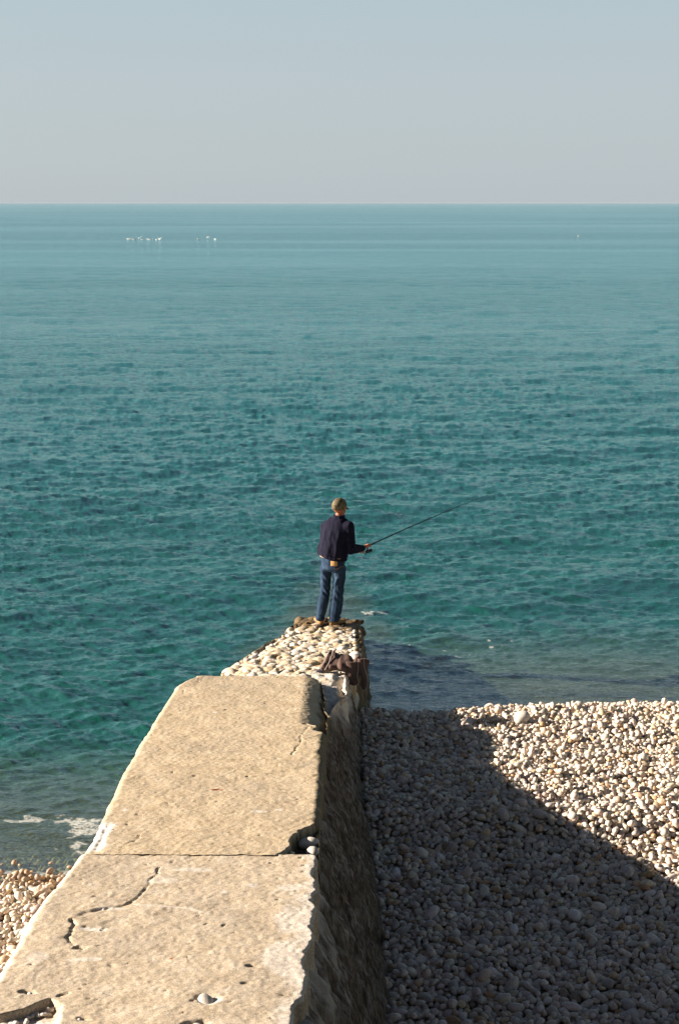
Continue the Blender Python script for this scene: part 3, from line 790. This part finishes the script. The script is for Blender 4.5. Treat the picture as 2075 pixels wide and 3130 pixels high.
# ------------------------------------------------------------ the angler
ROD_H = Vector((.45, .19, 1.06))                       # where the right hand grips the rod (local to the person)
PERSON = Vector((-.08, 18.5, .60))
TIP = Vector((2.30, 20.75, 1.98)) - PERSON
ROD_D = (TIP - ROD_H).normalized()
def build_person():
    P = empty('person', PERSON)
    tag(P, 'person in navy jacket, jeans and khaki cap fishing from the end of the jetty', 'person')
    skin = simple('skin', (.38, .13, .06), .5, .2, 30, .001)
    f = Vector((.5, .87, 0)).normalized(); r = Vector((.87, -.5, 0)).normalized()
    yaw = Matrix((r, f, (0, 0, 1))).transposed()          # local frame of the chest: x to his right, y forward
    def L(c, dx=0, dy=0, dz=0): return Vector(c) + r * dx + f * dy + Vector((0, 0, dz))
    # joints
    chest = Vector((.045, 0, 1.30)); waist = Vector((-.005, .01, 1.02)); hipc = Vector((-.005, .0, .90)); neck = Vector((.07, .03, 1.50)); head = Vector((.085, .055, 1.612))
    shR, shL = Vector((.200, -.085, 1.39)), Vector((-.105, .09, 1.35))
    elR, elL = Vector((.235, -.10, 1.085)), Vector((-.03, .25, 1.10))
    wrR, wrL = Vector((.395, .115, 1.055)), Vector((.27, .27, 1.00))
    hpR, hpL = Vector((.075, -.03, .86)), Vector((-.095, .04, .86))
    knR, knL = Vector((.055, .01, .50)), Vector((-.105, .06, .50))
    anR, anL = Vector((.005, -.03, .09)), Vector((-.18, .02, .09))
    # ---- body, one continuous mesh
    bm = bmesh.new()
    chain(bm, [(waist, (.15, .10, .08), yaw), (chest, (.175, .11, .12), yaw), (L(chest, 0, 0, .10), (.16, .09, .06), yaw)])
    chain(bm, [(hipc, (.14, .09, .08), yaw), (waist, (.145, .095, .08), yaw)])
    chain(bm, [(L(chest, 0, 0, .12), .06), (neck, .058), (head + Vector((0, 0, -.08)), .056)])
    # head: skull, jaw, nose, brow, ears
    hy = Vector((.62, .78, 0)).normalized(); hr = Vector((.78, -.62, 0)).normalized()
    hrot = Matrix((hr, hy, (0, 0, 1))).transposed()
    def H(dx, dy, dz): return head + hr * dx + hy * dy + Vector((0, 0, dz))
    ell(bm, H(0, -.012, .03), (.078, .098, .092), hrot, 24)
    hull(bm, [(H(0, .03, -.02), (.062, .065, .05), hrot), (H(0, .055, -.085), (.036, .03, .022), hrot)])
    hull(bm, [(H(0, .09, .02), .008), (H(0, .112, -.022), .013), (H(0, .09, -.028), (.018, .01, .008), hrot)])
    hull(bm, [(H(-.035, .082, .038), .012), (H(.035, .082, .038), .012)])
    hull(bm, [(H(-.02, .087, -.055), .007), (H(.02, .087, -.055), .007)])
    for s in (-1, 1):
        hull(bm, [(H(s * .086, -.002, .002), (.010, .020, .028), hrot), (H(s * .097, -.016, .006), (.006, .012, .026), hrot), (H(s * .082, .004, -.030), (.008, .010, .012), hrot)])
    for a, b, c in ((shR, elR, wrR), (shL, elL, wrL)):
        chain(bm, [(L(chest, 0, 0, .10), .07), (a, .055), (b, .042), (b.lerp(c, .35), .043), (c, .027)])
    for a, b, c in ((hpR, knR, anR), (hpL, knL, anL)):
        chain(bm, [(a, .068), (b, .045), (b.lerp(c, .35), .045), (c, .034)])
    # hands closed round the grip (right) and the reel handle (left)
    def hand(wr, grip, axis, side, k=1):
        axis = axis.normalized()
        to = (grip - wr); to -= axis * to.dot(axis)
        if to.length < 1e-4: to = Vector((0, 0, 1))
        u = to.normalized(); v = axis.cross(u) * side
        palm_c = grip - u * .030
        hull(bm, [(wr, (.025, .025, .025)), (palm_c + axis * .022, .017), (palm_c - axis * .026, .016)])
        hull(bm, [(palm_c + axis * .034, .014), (palm_c - axis * .034, .013), (palm_c + v * .012, .016)])
        for i, (o_, ln, rr) in enumerate(((.034, 1.0, .0092), (.0125, 1.08, .0095), (-.0095, 1.02, .0090), (-.031, .85, .0080))):
            balls = []
            for t in np.linspace(-.35, 3.7 * ln, 7):
                rad = .0235
                q = grip + axis * o_ - u * math.cos(t) * rad + v * math.sin(t) * rad
                balls.append((q, rr * (1 - .05 * t)))
            chain(bm, balls)
        th = [palm_c + axis * .030 - v * .010, grip + axis * .052 - v * .020 + u * -.010, grip + axis * .066 - v * .019 + u * .012, grip + axis * .072 - v * .006 + u * .022]
        chain(bm, [(q, rr) for q, rr in zip(th, (.0125, .011, .0100, .0085))])
    hand(wrR, ROD_H, ROD_D, 1)
    LG = ROD_H + Vector((-.055, .06, -.070))
    hand(wrL, LG, Vector((.2, .1, 1)), -1)
    fuse('body', bm, .0045, 3, skin, P)
    eye = simple('eye', (.75, .72, .68), .2, .05)
    for s in (-1, 1):
        bm = bmesh.new(); ell(bm, H(s * .031, .083, .012), (.0115, .0095, .0095), hrot, 12)
        me = bpy.data.meshes.new('eye'); bm.to_mesh(me); bm.free(); link('eye', me, eye, P)
    # ---- jacket
    def m_cloth(name, c1, c2, sc1=6):
        t = NT(name); v = t.obj(); a = t.noise(v, sc1, 5, .6); b = t.noise(v, 160, 3, .8)
        c = t.mix(t.ramp(a, [(.35, (0, 0, 0)), (.65, (1, 1, 1))]), c1, c2)
        c = t.mix(t.math('MULTIPLY', b, .5), c, tuple(x * 1.7 for x in c2))
        return t.pbr(c, .88, t.bump(t.math('ADD', t.math('MULTIPLY', a, 2), b), .7, .004), .15)
    jm = m_cloth('navy_fabric', (.0035, .0035, .013), (.0065, .0055, .016))
    bm = bmesh.new()
    hemr = yaw @ Matrix.Rotation(R(11), 3, 'Y')
    chain(bm, [(Vector((-.016, .01, .963)), (.226, .150, .022), hemr), (Vector((-.012, .01, 1.03)), (.232, .156, .05), hemr), (Vector((.010, .0, 1.18)), (.224, .148, .08), yaw),
               (Vector((.034, 0, 1.32)), (.225, .140, .08), yaw), (Vector((.046, .01, 1.41)), (.215, .110, .045), yaw), (Vector((.062, .02, 1.47)), (.135, .088, .03), yaw)])
    chain(bm, [(Vector((.066, .025, 1.475)), (.088, .080, .02), yaw), (Vector((.076, .035, 1.518)), (.080, .078, .014), yaw)])
    chain(bm, [(L(shR, -.06, 0, .0), .080), (shR, .078), (shR.lerp(elR, .55), .073), (elR, .068), (elR.lerp(wrR, .5), .058), (wrR - (wrR - elR).normalized() * .02, .043)])
    chain(bm, [(L(shL, .06, 0, .0), .076), (shL, .074), (shL.lerp(elL, .55), .066), (elL, .058), (elL.lerp(wrL, .5), .052), (wrL - (wrL - elL).normalized() * .02, .042)])
    def jd(co):
        x, y, z = co[:, 0], co[:, 1], co[:, 2]
        d = .019 * fbm(x * 7, y * 7, z * 4 + x * 3, 3, 501) + .005 * fbm(x * 20, y * 20, z * 11, 2, 502)
        d += .008 * np.sin((z - 1.08 - .35 * (x - .2)) * 95 + 3 * noise3(x * 9, y * 9, z * 3, 6)) * np.exp(-((x - .25) / .05) ** 2 - ((z - 1.10) / .09) ** 2)
        d -= .008 * np.exp(-((z - .985 + .16 * x) / .010) ** 2)                       # seam above the hem band
        return d
    jk = fuse('jacket', bm, .0062, 4, jm, P, jd)
    # ---- jeans
    t = NT('denim'); v = t.obj(); a = t.noise(v, 7, 5, .6); b = t.noise(v, 220, 3, .8)
    c = t.ramp(a, [(.32, (.007, .018, .038)), (.5, (.015, .036, .067)), (.68, (.042, .075, .118))])
    c = t.mix(t.ramp(b, [(.35, (.6, .6, .6)), (.65, (0, 0, 0))]), c, (.028, .042, .075))
    den = t.pbr(c, .9, t.bump(t.math('ADD', t.math('MULTIPLY', a, 2), b), .6, .004), .12)
    bm = bmesh.new()
    chain(bm, [(Vector((-.008, .005, .985)), (.172, .118, .03), yaw), (Vector((-.005, -.005, .90)), (.172, .125, .06), yaw), (Vector((-.008, -.008, .82)), (.168, .122, .06), yaw)])
    chain(bm, [(Vector((.078, -.035, .80)), (.092, .108, .08)), (Vector((.072, -.02, .66)), (.083, .092, .06)), (Vector((.058, .005, .50)), (.080, .080, .05)), (Vector((.043, -.005, .30)), (.090, .088, .05)),
               (Vector((.02, -.02, .17)), (.080, .088, .03)), (Vector((.008, -.025, .085)), (.074, .090, .018))])
    chain(bm, [(Vector((-.098, .04, .80)), (.085, .100, .08)), (Vector((-.104, .05, .66)), (.074, .088, .06)), (Vector((-.108, .06, .50)), (.068, .074, .05)), (Vector((-.142, .04, .30)), (.072, .080, .05)),
               (Vector((-.168, .02, .17)), (.064, .080, .03)), (Vector((-.182, .015, .085)), (.060, .080, .018))])
    def dd(co):
        x, y, z = co[:, 0], co[:, 1], co[:, 2]
        d = .009 * fbm(x * 6, y * 6, z * 5, 3, 511) + .004 * fbm(x * 16, y * 16, z * 14, 2, 512)
        ph = 3.5 * fbm(x * 5, y * 5, z * 4, 2, 9)
        amp = .5 + .8 * noise3(x * 11, y * 11, z * 9, 12)
        lo = np.exp(-((z - .13) / .07) ** 2)
        d += .010 * lo * np.sin(z * 105 + ph + 16 * x) * amp                  # stacked folds above the boots
        kn = np.exp(-((z - .48) / .12) ** 2)
        d += .009 * kn * np.sin((z + .9 * (x + .03)) * 48 + 1.5 * ph) * amp
        up = np.exp(-((z - .70) / .10) ** 2)
        d += .012 * up * np.sin((z - 1.3 * np.abs(x + .02)) * 45 + ph) * amp  # folds fanning from the seat
        return d
    jn = fuse('jeans', bm, .0062, 2, den, P, dd)
    st = simple('orange_stitching', (.42, .22, .08), .8, .1); lp = simple('leather_patch', (.50, .27, .09), .6, .2, 60)
    pc = project_patch('back_pocket', jn, .075, .80, .125, .14, den, jn, shape=lambda u, v: (u * (1 - .25 * max(0, -v)), v - (.12 * (1 - abs(2 * u)) if v < -.4 else 0)))
    tag(pc)
    bvh = BVHTree.FromPolygons([v_.co for v_ in jn.data.vertices], [p_.vertices for p_ in jn.data.polygons])
    def on(x, z, off=.010):
        h = bvh.ray_cast(Vector((x, -1, z)), Vector((0, 1, 0)))[0]; return (x, (h.y if h else 0) - off, z)
    tubes('pocket_stitching', [([on(x, .845 - .016 * math.sin((x + .0) * 40), .012) for x in np.linspace(.012, .138, 14)], .0022)], st, jn, 6)
    # waistband, then the leather patch just under the hem
    bt = simple('tan_belt', (.48, .30, .17), .6, .15, 50)
    vv = []; m = 40
    for j, zz in enumerate((.945, .974)):
        for i in range(m):
            t_ = 2 * math.pi * i / m; q = Vector((-.005, 0, 0)) + r * math.cos(t_) * .190 + f * math.sin(t_) * .134
            vv.append((q.x, q.y, zz + .018 * (1 if q.x < 0 else 0) * min(1, abs(q.x) * 8)))
    ff = [(i, (i + 1) % m, m + (i + 1) % m, m + i) for i in range(m)]
    b_ = link('belt', mesh_np('belt', vv, ff), bt, P); s_ = b_.modifiers.new('thickness', 'SOLIDIFY'); s_.thickness = .006
    project_patch('leather_patch', jn, .008, .903, .088, .066, lp, jn, off=.014, thick=.004)
    # ---- boots
    bo = simple('tan_boot_leather', (.32, .175, .06), .6, .3, 25); so = simple('dark_boot_sole', (.035, .025, .018), .8, .2)
    def boot(ank, d):
        d = Vector(d).normalized(); s = d.cross(Vector((0, 0, 1)))
        rt = Matrix((s, d, (0, 0, 1))).transposed()
        root = Vector((ank.x, ank.y, 0))
        bm = bmesh.new()
        hull(bm, [(root + Vector((0, 0, .13)), (.046, .056, .02), rt), (root - d * .03 + Vector((0, 0, .05)), (.042, .048, .04), rt)])
        hull(bm, [(root - d * .03 + Vector((0, 0, .05)), (.042, .050, .032), rt), (root + Vector((0, 0, .08)), (.044, .055, .04), rt), (root + d * .10 + Vector((0, 0, .045)), (.046, .05, .03), rt)])
        hull(bm, [(root + d * .10 + Vector((0, 0, .045)), (.048, .05, .03), rt), (root + d * .165 + Vector((0, 0, .042)), (.044, .045, .028), rt)])
        b = fuse('boot', bm, .006, 3, bo, P, lambda co: .003 * fbm(co[:, 0] * 25, co[:, 1] * 25, co[:, 2] * 25, 2, 7))
        bm = bmesh.new()
        hull(bm, [(root - d * .04 + Vector((0, 0, .012)), (.046, .048, .013), rt), (root + d * .04 + Vector((0, 0, .012)), (.044, .05, .013), rt)])
        hull(bm, [(root + d * .04 + Vector((0, 0, .012)), (.044, .05, .013), rt), (root + d * .16 + Vector((0, 0, .012)), (.051, .055, .013), rt)])
        fuse('sole', bm, .006, 1, so, b)
    boot(anR, (.75, .66, 0)); boot(anL, (-.30, .95, 0))
    # ---- cap
    t = NT('camouflage_cotton'); v = t.obj(); a = t.noise(v, 28, 3, .5)
    c = t.ramp(a, [(.36, (.05, .036, .02)), (.45, (.12, .09, .05)), (.54, (.19, .15, .09)), (.66, (.09, .075, .04))])
    cm = t.pbr(c, .9, t.bump(t.noise(v, 200, 2), .4, .002), .1)
    tilt = hrot @ Matrix.Rotation(R(-8), 3, 'X')
    V = []; F = []; m = 36; rings = 11
    for j in range(rings):
        ph = (j / (rings - 1)) * math.pi / 2
        for i in range(m):
            th = 2 * math.pi * i / m
            rx, ry, rz = .092, .112, .116
            flare = 1 + .02 * math.cos(j * 0) 
            p = Vector((rx * math.cos(th) * math.cos(ph) ** .85 * flare, ry * math.sin(th) * math.cos(ph) ** .85 * flare, rz * math.sin(ph)))
            p *= 1 + .012 * math.cos(3 * th) ** 8 * 0
            V.append(tuple(H(0, -.012, .030) + tilt @ p))
    V2 = []
    for i in range(m):   # band going down
        th = 2 * math.pi * i / m; p = Vector((.0885 * math.cos(th), .108 * math.sin(th), -.045 if math.sin(th) < .2 else -.02)); V2.append(tuple(H(0, -.012, .030) + tilt @ p))
    V = V2 + V
    for j in range(rings):
        for i in range(m): F.append((j * m + i, j * m + (i + 1) % m, (j + 1) * m + (i + 1) % m, (j + 1) * m + i))
    cap = link('cap', mesh_np('cap', V, F), cm, P)
    s_ = cap.modifiers.new('thickness', 'SOLIDIFY'); s_.thickness = .004
    V = []; F = []; nu, nv_ = 14, 7
    for j in range(nv_):
        for i in range(nu):
            a_ = (i / (nu - 1) - .5) * 2.1; e_ = j / (nv_ - 1)
            p = Vector((math.sin(a_) * (.088 + .0 * e_), math.cos(a_) * .105 + e_ * .075 * math.cos(a_ * .75), .0 - .018 * e_ - .02 * math.sin(a_) ** 2 * 1.2))
            V.append(tuple(H(0, -.012, .028) + tilt @ p))
    vs = link('visor', mesh_np('visor', V, grid_faces(nv_, nu)), cm, cap); s_ = vs.modifiers.new('thickness', 'SOLIDIFY'); s_.thickness = .004
    # half-moon dark patch laid on the back of the cap for the strap opening
    dk = simple('dark_opening_patch', (.02, .015, .01), .9, .1)
    op = []
    for i in range(15):
        a_ = math.pi * i / 14; op.append((.026 * math.cos(a_), .020 * math.sin(a_)))
    V = []; 
    for (u_, w_) in op + [(0, 0)]:
        th = -math.pi / 2 + u_ / .095 - .25; ph = max(0, w_ + .012) / .098
        p = Vector((.0925 * math.cos(th) * math.cos(ph), .1135 * math.sin(th) * math.cos(ph), .101 * math.sin(ph)))
        V.append(tuple(H(0, -.012, .030) + tilt @ p))
    me = bpy.data.meshes.new('strap_opening'); me.from_pydata(V, [], [(i, i + 1, 15) for i in range(14)]); link('strap_opening', me, dk, cap)
    bt_ = []
    ell_b = bmesh.new(); ell(ell_b, H(0, -.012, .030) + tilt @ Vector((0, 0, .099)), (.007, .007, .004), tilt, 10)
    me = bpy.data.meshes.new('button'); ell_b.to_mesh(me); ell_b.free(); link('button', me, cm, cap)

def build_rod():
    o = PERSON + ROD_H; d = ROD_D; rd = empty('fishing_rod', o - d * .26)
    tag(rd, 'slim dark fishing rod with a reel held out over the water to the right', 'fishing rod')
    loc = lambda p: Vector(p) - rd.location
    L_ = (TIP - ROD_H).length
    blk = simple('dark_rod_blank', (.018, .017, .022), .35, .2); cork = simple('black_grip_foam', (.02, .018, .016), .9, .3, 80); met = simple('dark_reel_metal', (.03, .03, .035), .35, .2, 40)
    pts = []; rad = []
    for i in range(30):
        t = i / 29; p = o + d * (L_ * t) - d * .0 + Vector((0, 0, -.10 * t ** 3 + .10 * t)) * .6
        pts.append(loc(p)); rad.append(.0078 * (1 - t) + .0022)
    tubes('blank', [(pts, rad)], blk, rd, 8)
    tubes('handle', [([loc(o + d * s) for s in (-.26, -.25, -.10, .0, .10, .16)], [.010, .0135, .0125, .0115, .012, .009])], cork, rd, 12)
    side = d.cross(Vector((0, 0, 1))).normalized(); dn = side.cross(d).normalized() * -1
    if dn.z > 0: dn = -dn
    gd = []
    for t in (.18, .32, .46, .60, .74, .87, .985):
        p = Vector(pts[int(t * 29)]); R_ = .016 * (1 - t) + .005
        gd.append(([p + dn * (R_ + .006) + (side * math.cos(a) + dn * math.sin(a)) * R_ for a in np.linspace(0, 2 * math.pi, 13)[:-1]], .0012, True))
    for q in gd: tubes('guide', [q], met, rd, 5)
    # reel: foot, body, spool, crank
    rc = o + d * .015 + dn * .075
    bm = bmesh.new()
    hull(bm, [(o + d * .01 + dn * .014, (.012, .012, .006)), (o + d * .0 + dn * .055, .010)])
    hull(bm, [(rc - d * .03, .022), (rc + d * .005, .026)])
    rl = fuse('reel', bm, .004, 2, met, rd); 
    rl.data.transform(Matrix.Translation(-rd.location))
    sp = tubes('spool', [([loc(rc + d * s) for s in (.018, .02, .03, .032, .052, .054, .062)], [.004, .026, .026, .020, .020, .026, .024])], blk, rl, 16)
    hb = loc(rc - d * .015)
    tubes('crank', [([hb, hb - side * .03, hb - side * .034 + dn * .03, hb - side * .036 + dn * .045], [.004, .004, .0035, .0035]), ([hb - side * .032 + dn * .045, hb - side * .055 + dn * .045], [.008, .007])], met, rl, 8)
    # line runs from the tip down to the water far out
    tip = Vector(pts[-1]); far = loc(Vector((7.5, 38, 0)))
    tubes('fishing_line', [([tip.lerp(far, t) + Vector((0, 0, -.9 * t * (1 - t))) for t in np.linspace(0, 1, 16)], .0004)], simple('nylon_line', (.5, .5, .5), .3, .1), rd, 4)

# ------------------------------------------------------------ bag
def build_bag():
    B = empty('bag', (.02, 15.35, 1.02))
    tag(B, 'brown soft bag with pale piped edges slumped over the right edge of the stony ledge', 'bag')
    o = Vector(B.location)
    t = NT('brown_canvas'); v = t.obj(); a = t.noise(v, 10, 4, .6); b = t.noise(v, 140, 3, .7)
    c = t.mix(a, (.065, .036, .027), (.135, .082, .062)); c = t.mix(t.math('MULTIPLY', b, .4), c, (.20, .14, .12))
    cv = t.pbr(c, .9, t.bump(t.math('ADD', a, b), .7, .006), .15)
    pip = simple('pale_piping', (.38, .30, .25), .7, .15)
    def disp(co):
        x, y, z = co[:, 0], co[:, 1], co[:, 2]
        return .012 * fbm(x * 8, y * 8, z * 8, 3, 601) + .003 * np.sin(x * 60 + 30 * z + 5 * noise3(x * 8, y * 8, z * 8, 2))
    # slumped body of three lobes
    bm = bmesh.new()
    hull(bm, [((-.21, .00, .04), (.03, .05, .03)), ((-.12, .26, .13), (.025, .05, .035)), ((-.13, .0, .03), (.03, .05, .03))])
    hull(bm, [((-.12, .0, .04), (.04, .06, .04)), ((-.10, .25, .12), (.035, .05, .04)), ((-.05, .20, .10), (.03, .05, .05)), ((-.05, .02, .05), (.035, .05, .04))])
    hull(bm, [((.0, .0, .05), (.05, .07, .05)), ((.0, .20, .08), (.05, .06, .06)), ((.10, .0, .03), (.05, .06, .05)), ((.10, .18, .07), (.04, .05, .06))])
    hull(bm, [((.12, .02, .02), (.04, .06, .05)), ((.20, .16, .09), (.03, .05, .05)), ((.17, -.02, -.10), (.025, .04, .03)), ((.24, .12, .05), (.03, .05, .04))])
    hull(bm, [((.22, .12, .08), (.03, .04, .035)), ((.30, .14, .06), (.025, .03, .035)), ((.26, .10, -.04), (.02, .03, .03))])
    fuse('bag_body', bm, .008, 3, cv, B, disp)
    bm = bmesh.new(); hull(bm, [((-.27, -.02, .01), (.02, .02, .014)), ((-.20, -.03, .025), (.024, .025, .02))])
    fuse('handle', bm, .006, 2, simple('dark_purple_grip', (.06, .045, .06), .5, .2), B)
    # two piped flaps that hang down the face of the wall
    def flap(x0, x1, ytop, ztop, zbot, y_out, nm='flap'):
        nu, nv_ = 12, 24; V = []
        for j in range(nv_):
            s = j / (nv_ - 1)
            wdt = (1 - .0 * s) * (1 if s < .8 else math.sqrt(max(.02, 1 - ((s - .8) / .2) ** 2)))
            for i in range(nu):
                u = i / (nu - 1) - .5
                x = (x0 + x1) / 2 + u * (x1 - x0) * wdt + .03 * s + .012 * math.sin(6 * s + x0 * 20)
                z = ztop + (zbot - ztop) * s ** .9 + .03 * math.sin(min(1, s * 4) * math.pi) * .4
                y = ytop - y_out * s + .02 * math.cos(u * math.pi) * -1 + .008 * math.sin(s * 9)
                V.append((x, y, z))
        fl = link(nm, mesh_np(nm, V, grid_faces(nv_, nu)), cv, B)
        s_ = fl.modifiers.new('thickness', 'SOLIDIFY'); s_.thickness = .014; s_.offset = 0
        edge = [V[j * nu] for j in range(nv_)] + [V[(nv_ - 1) * nu + i] for i in range(1, nu - 1)] + [V[j * nu + nu - 1] for j in range(nv_ - 1, -1, -1)]
        edge = [(p[0], p[1] - .006, p[2]) for p in edge]
        tubes('piping', [(edge[nv_ + 2:], .0065)], pip, fl, 6)
    flap(.045, .175, -.03, .12, -.14, .05)
    flap(.195, .262, -.01, .15, -.18, .10)
    for pts, r_ in (([(-.235, -.055, .04), (-.20, .0, .085), (-.16, .12, .135), (-.135, .22, .165)], .007), ([(-.185, -.065, .03), (-.14, .0, .09), (-.105, .12, .145), (-.09, .22, .17), (-.06, .22, .165)], .007),
                     ([(.235, .06, .12), (.27, .08, .12), (.31, .10, .10)], .005)):
        tubes('piping', [(pts, r_)], pip, B, 6)

# ------------------------------------------------------------ gulls
def gull_mesh(kind):
    bm = bmesh.new()
    hull(bm, [((0, -.12, .05), (.05, .06, .045)), ((0, .08, .06), (.065, .08, .06))])
    hull(bm, [((0, -.12, .055), (.035, .04, .03)), ((0, -.25, .085), (.025, .03, .008))])
    chain(bm, [((0, .14, .08), .04), ((0, .17, .13), .026), ((0, .19, .165), .033)])
    return bm
def build_gulls():
    wh = simple('white_plumage', (.80, .76, .70), .8, .05); gy = simple('grey_wing_feathers', (.55, .55, .56), .8, .1); yb = simple('yellow_beak', (.7, .42, .08), .5, .1)
    def make(kind):
        g = empty('seagull', (0, 0, 0))
        fuse('body', gull_mesh(kind), .012, 1, wh, g)
        tubes('beak', [([(0, .215, .162), (0, .25, .155), (0, .265, .145)], [.010, .008, .002])], yb, g, 6)
        for s in (-1, 1):
            if kind == 'sit':
                V = [(s * .03, .09, .115), (s * .075, .08, .09), (s * .08, -.05, .085), (s * .05, -.20, .10), (s * .01, -.27, .115), (s * .03, -.08, .13)]
                F = [(0, 1, 2, 5), (5, 2, 3, 4)]
            else:
                V = [(s * .04, .06, .10), (s * .04, -.07, .10), (s * .26, .10, .24), (s * .26, -.05, .23), (s * .50, -.02, .30), (s * .50, -.09, .29)]
                F = [(0, 2, 3, 1), (2, 4, 5, 3)]
            me = bpy.data.meshes.new('wing'); me.from_pydata(V, [], F if s > 0 else [f_[::-1] for f_ in F]); w_ = link('wing', me, gy if kind == 'sit' else wh, g)
            s_ = w_.modifiers.new('thickness', 'SOLIDIFY'); s_.thickness = .012
        return g
    protos = {'sit': make('sit'), 'fly': make('fly')}; used = set()
    D0 = 250.
    # across position of each bird (m at that distance), kind, heading, label
    birds = [(391.3, 0, 'sit', 60), (396, 1, 'sit', 80), (402.5, -2, 'sit', 100), (408, 2, 'sit', 70), (411.5, 3, 'sit', 120), (424.8, -1, 'fly', 10), (434.8, 4, 'sit', 80),
             (452, 1, 'sit', 90), (456, 3, 'sit', 60), (470.5, 0, 'sit', 100), (477.7, 5, 'sit', 20), (488, 7, 'fly', 60), (606.7, 0, 'sit', 90), (635.7, -3, 'fly', 80), (657.6, 1, 'sit', 40), (1768, -22, 'sit', 90)]
    labels = ['white gull floating at the far left end of the offshore flock', 'second white gull from the left end of the flock', 'third white gull from the left, in the tight left cluster', 'fourth white gull from the left, in the tight left cluster',
              'fifth white gull from the left, last of the tight cluster', 'white gull with raised wings just right of the tight left cluster', 'lone white gull between the raised-wing gull and the paired gulls',
              'left one of the two white gulls floating side by side mid flock', 'right one of the two white gulls floating side by side mid flock', 'small white gull just right of the side-by-side pair',
              'small white gull left of the fluttering gull at the main group\'s right end', 'white gull with spread wings at the right end of the main group', 'left white gull of the three straggling apart to the right',
              'white gull with spread wings, middle of the three stragglers', 'right white gull of the three straggling apart', 'single white gull far out alone on the right side of the sea']
    for (sx_, dy, kind, hd), lab in zip(birds, labels):
        y = D0 - dy
        x = (sx_ - 1037.5) / 4347 * (y * .977 + 1.3)
        if kind not in used: g = protos[kind]; used.add(kind)
        else:
            g = protos[kind].copy(); C.objects.link(g)
            for ch in protos[kind].children:
                c_ = ch.copy(); C.objects.link(c_); c_.parent = g
        g.location = (x, y, .0 if kind == 'sit' else .12); g.rotation_euler = (0, 0, R(hd)); g.scale = (1.1,) * 3
        tag(g, lab, 'seagull', 'gulls floating offshore')

def build_sky_blocker_wall():
    """unseen sea wall under the camera, added to block sky light and deepen shade"""
    prof = [(.9, -1), (.55, 4.3), (.62, 4.32), (.62, 4.55), (.30, 4.56), (.0, 4.56), (-.02, 4.45), (-30, 4.45), (-30, -1)]
    xs = np.linspace(-90, 90, 181); V = []; F = []
    for x in xs:
        for (y, z) in prof: V.append((x, y, z))
    n = len(prof)
    for i in range(len(xs) - 1):
        for k in range(n):
            F.append((i * n + k, i * n + (k + 1) % n, (i + 1) * n + (k + 1) % n, (i + 1) * n + k))
    tag(link('sky_blocker_wall', mesh_np('sky_blocker_wall', V, F, False), bpy.data.materials.get('rubble_masonry')), kind='structure')

build_ground()
build_sea()
build_pebbles()
build_jetty()
build_sky_blocker_wall()  # added out of view to cut the sky fill on the beach
build_person()
build_rod()
build_bag()
build_gulls()

# ------------------------------------------------------------ sea haze, softening the horizon
def build_haze():
    bm = bmesh.new(); bmesh.ops.create_cube(bm, size=1, matrix=Matrix.Translation((0, 14000, -1.5)) @ Matrix.Diagonal((70000, 40000, 19, 1)))
    me = bpy.data.meshes.new('haze'); bm.to_mesh(me); bm.free()
    m = bpy.data.materials.new('sea_haze'); m.use_nodes = True; t = m.node_tree; t.nodes.clear()
    o_ = t.nodes.new('ShaderNodeOutputMaterial'); v = t.nodes.new('ShaderNodeVolumePrincipled')
    v.inputs['Color'].default_value = (.42, .47, .53, 1); v.inputs['Density'].default_value = 5e-5
    t.links.new(v.outputs[0], o_.inputs['Volume'])
    h = link('haze', me, m); tag(h, 'thin pale sea haze lying over the water to the horizon', 'haze', kind='stuff')
build_haze()
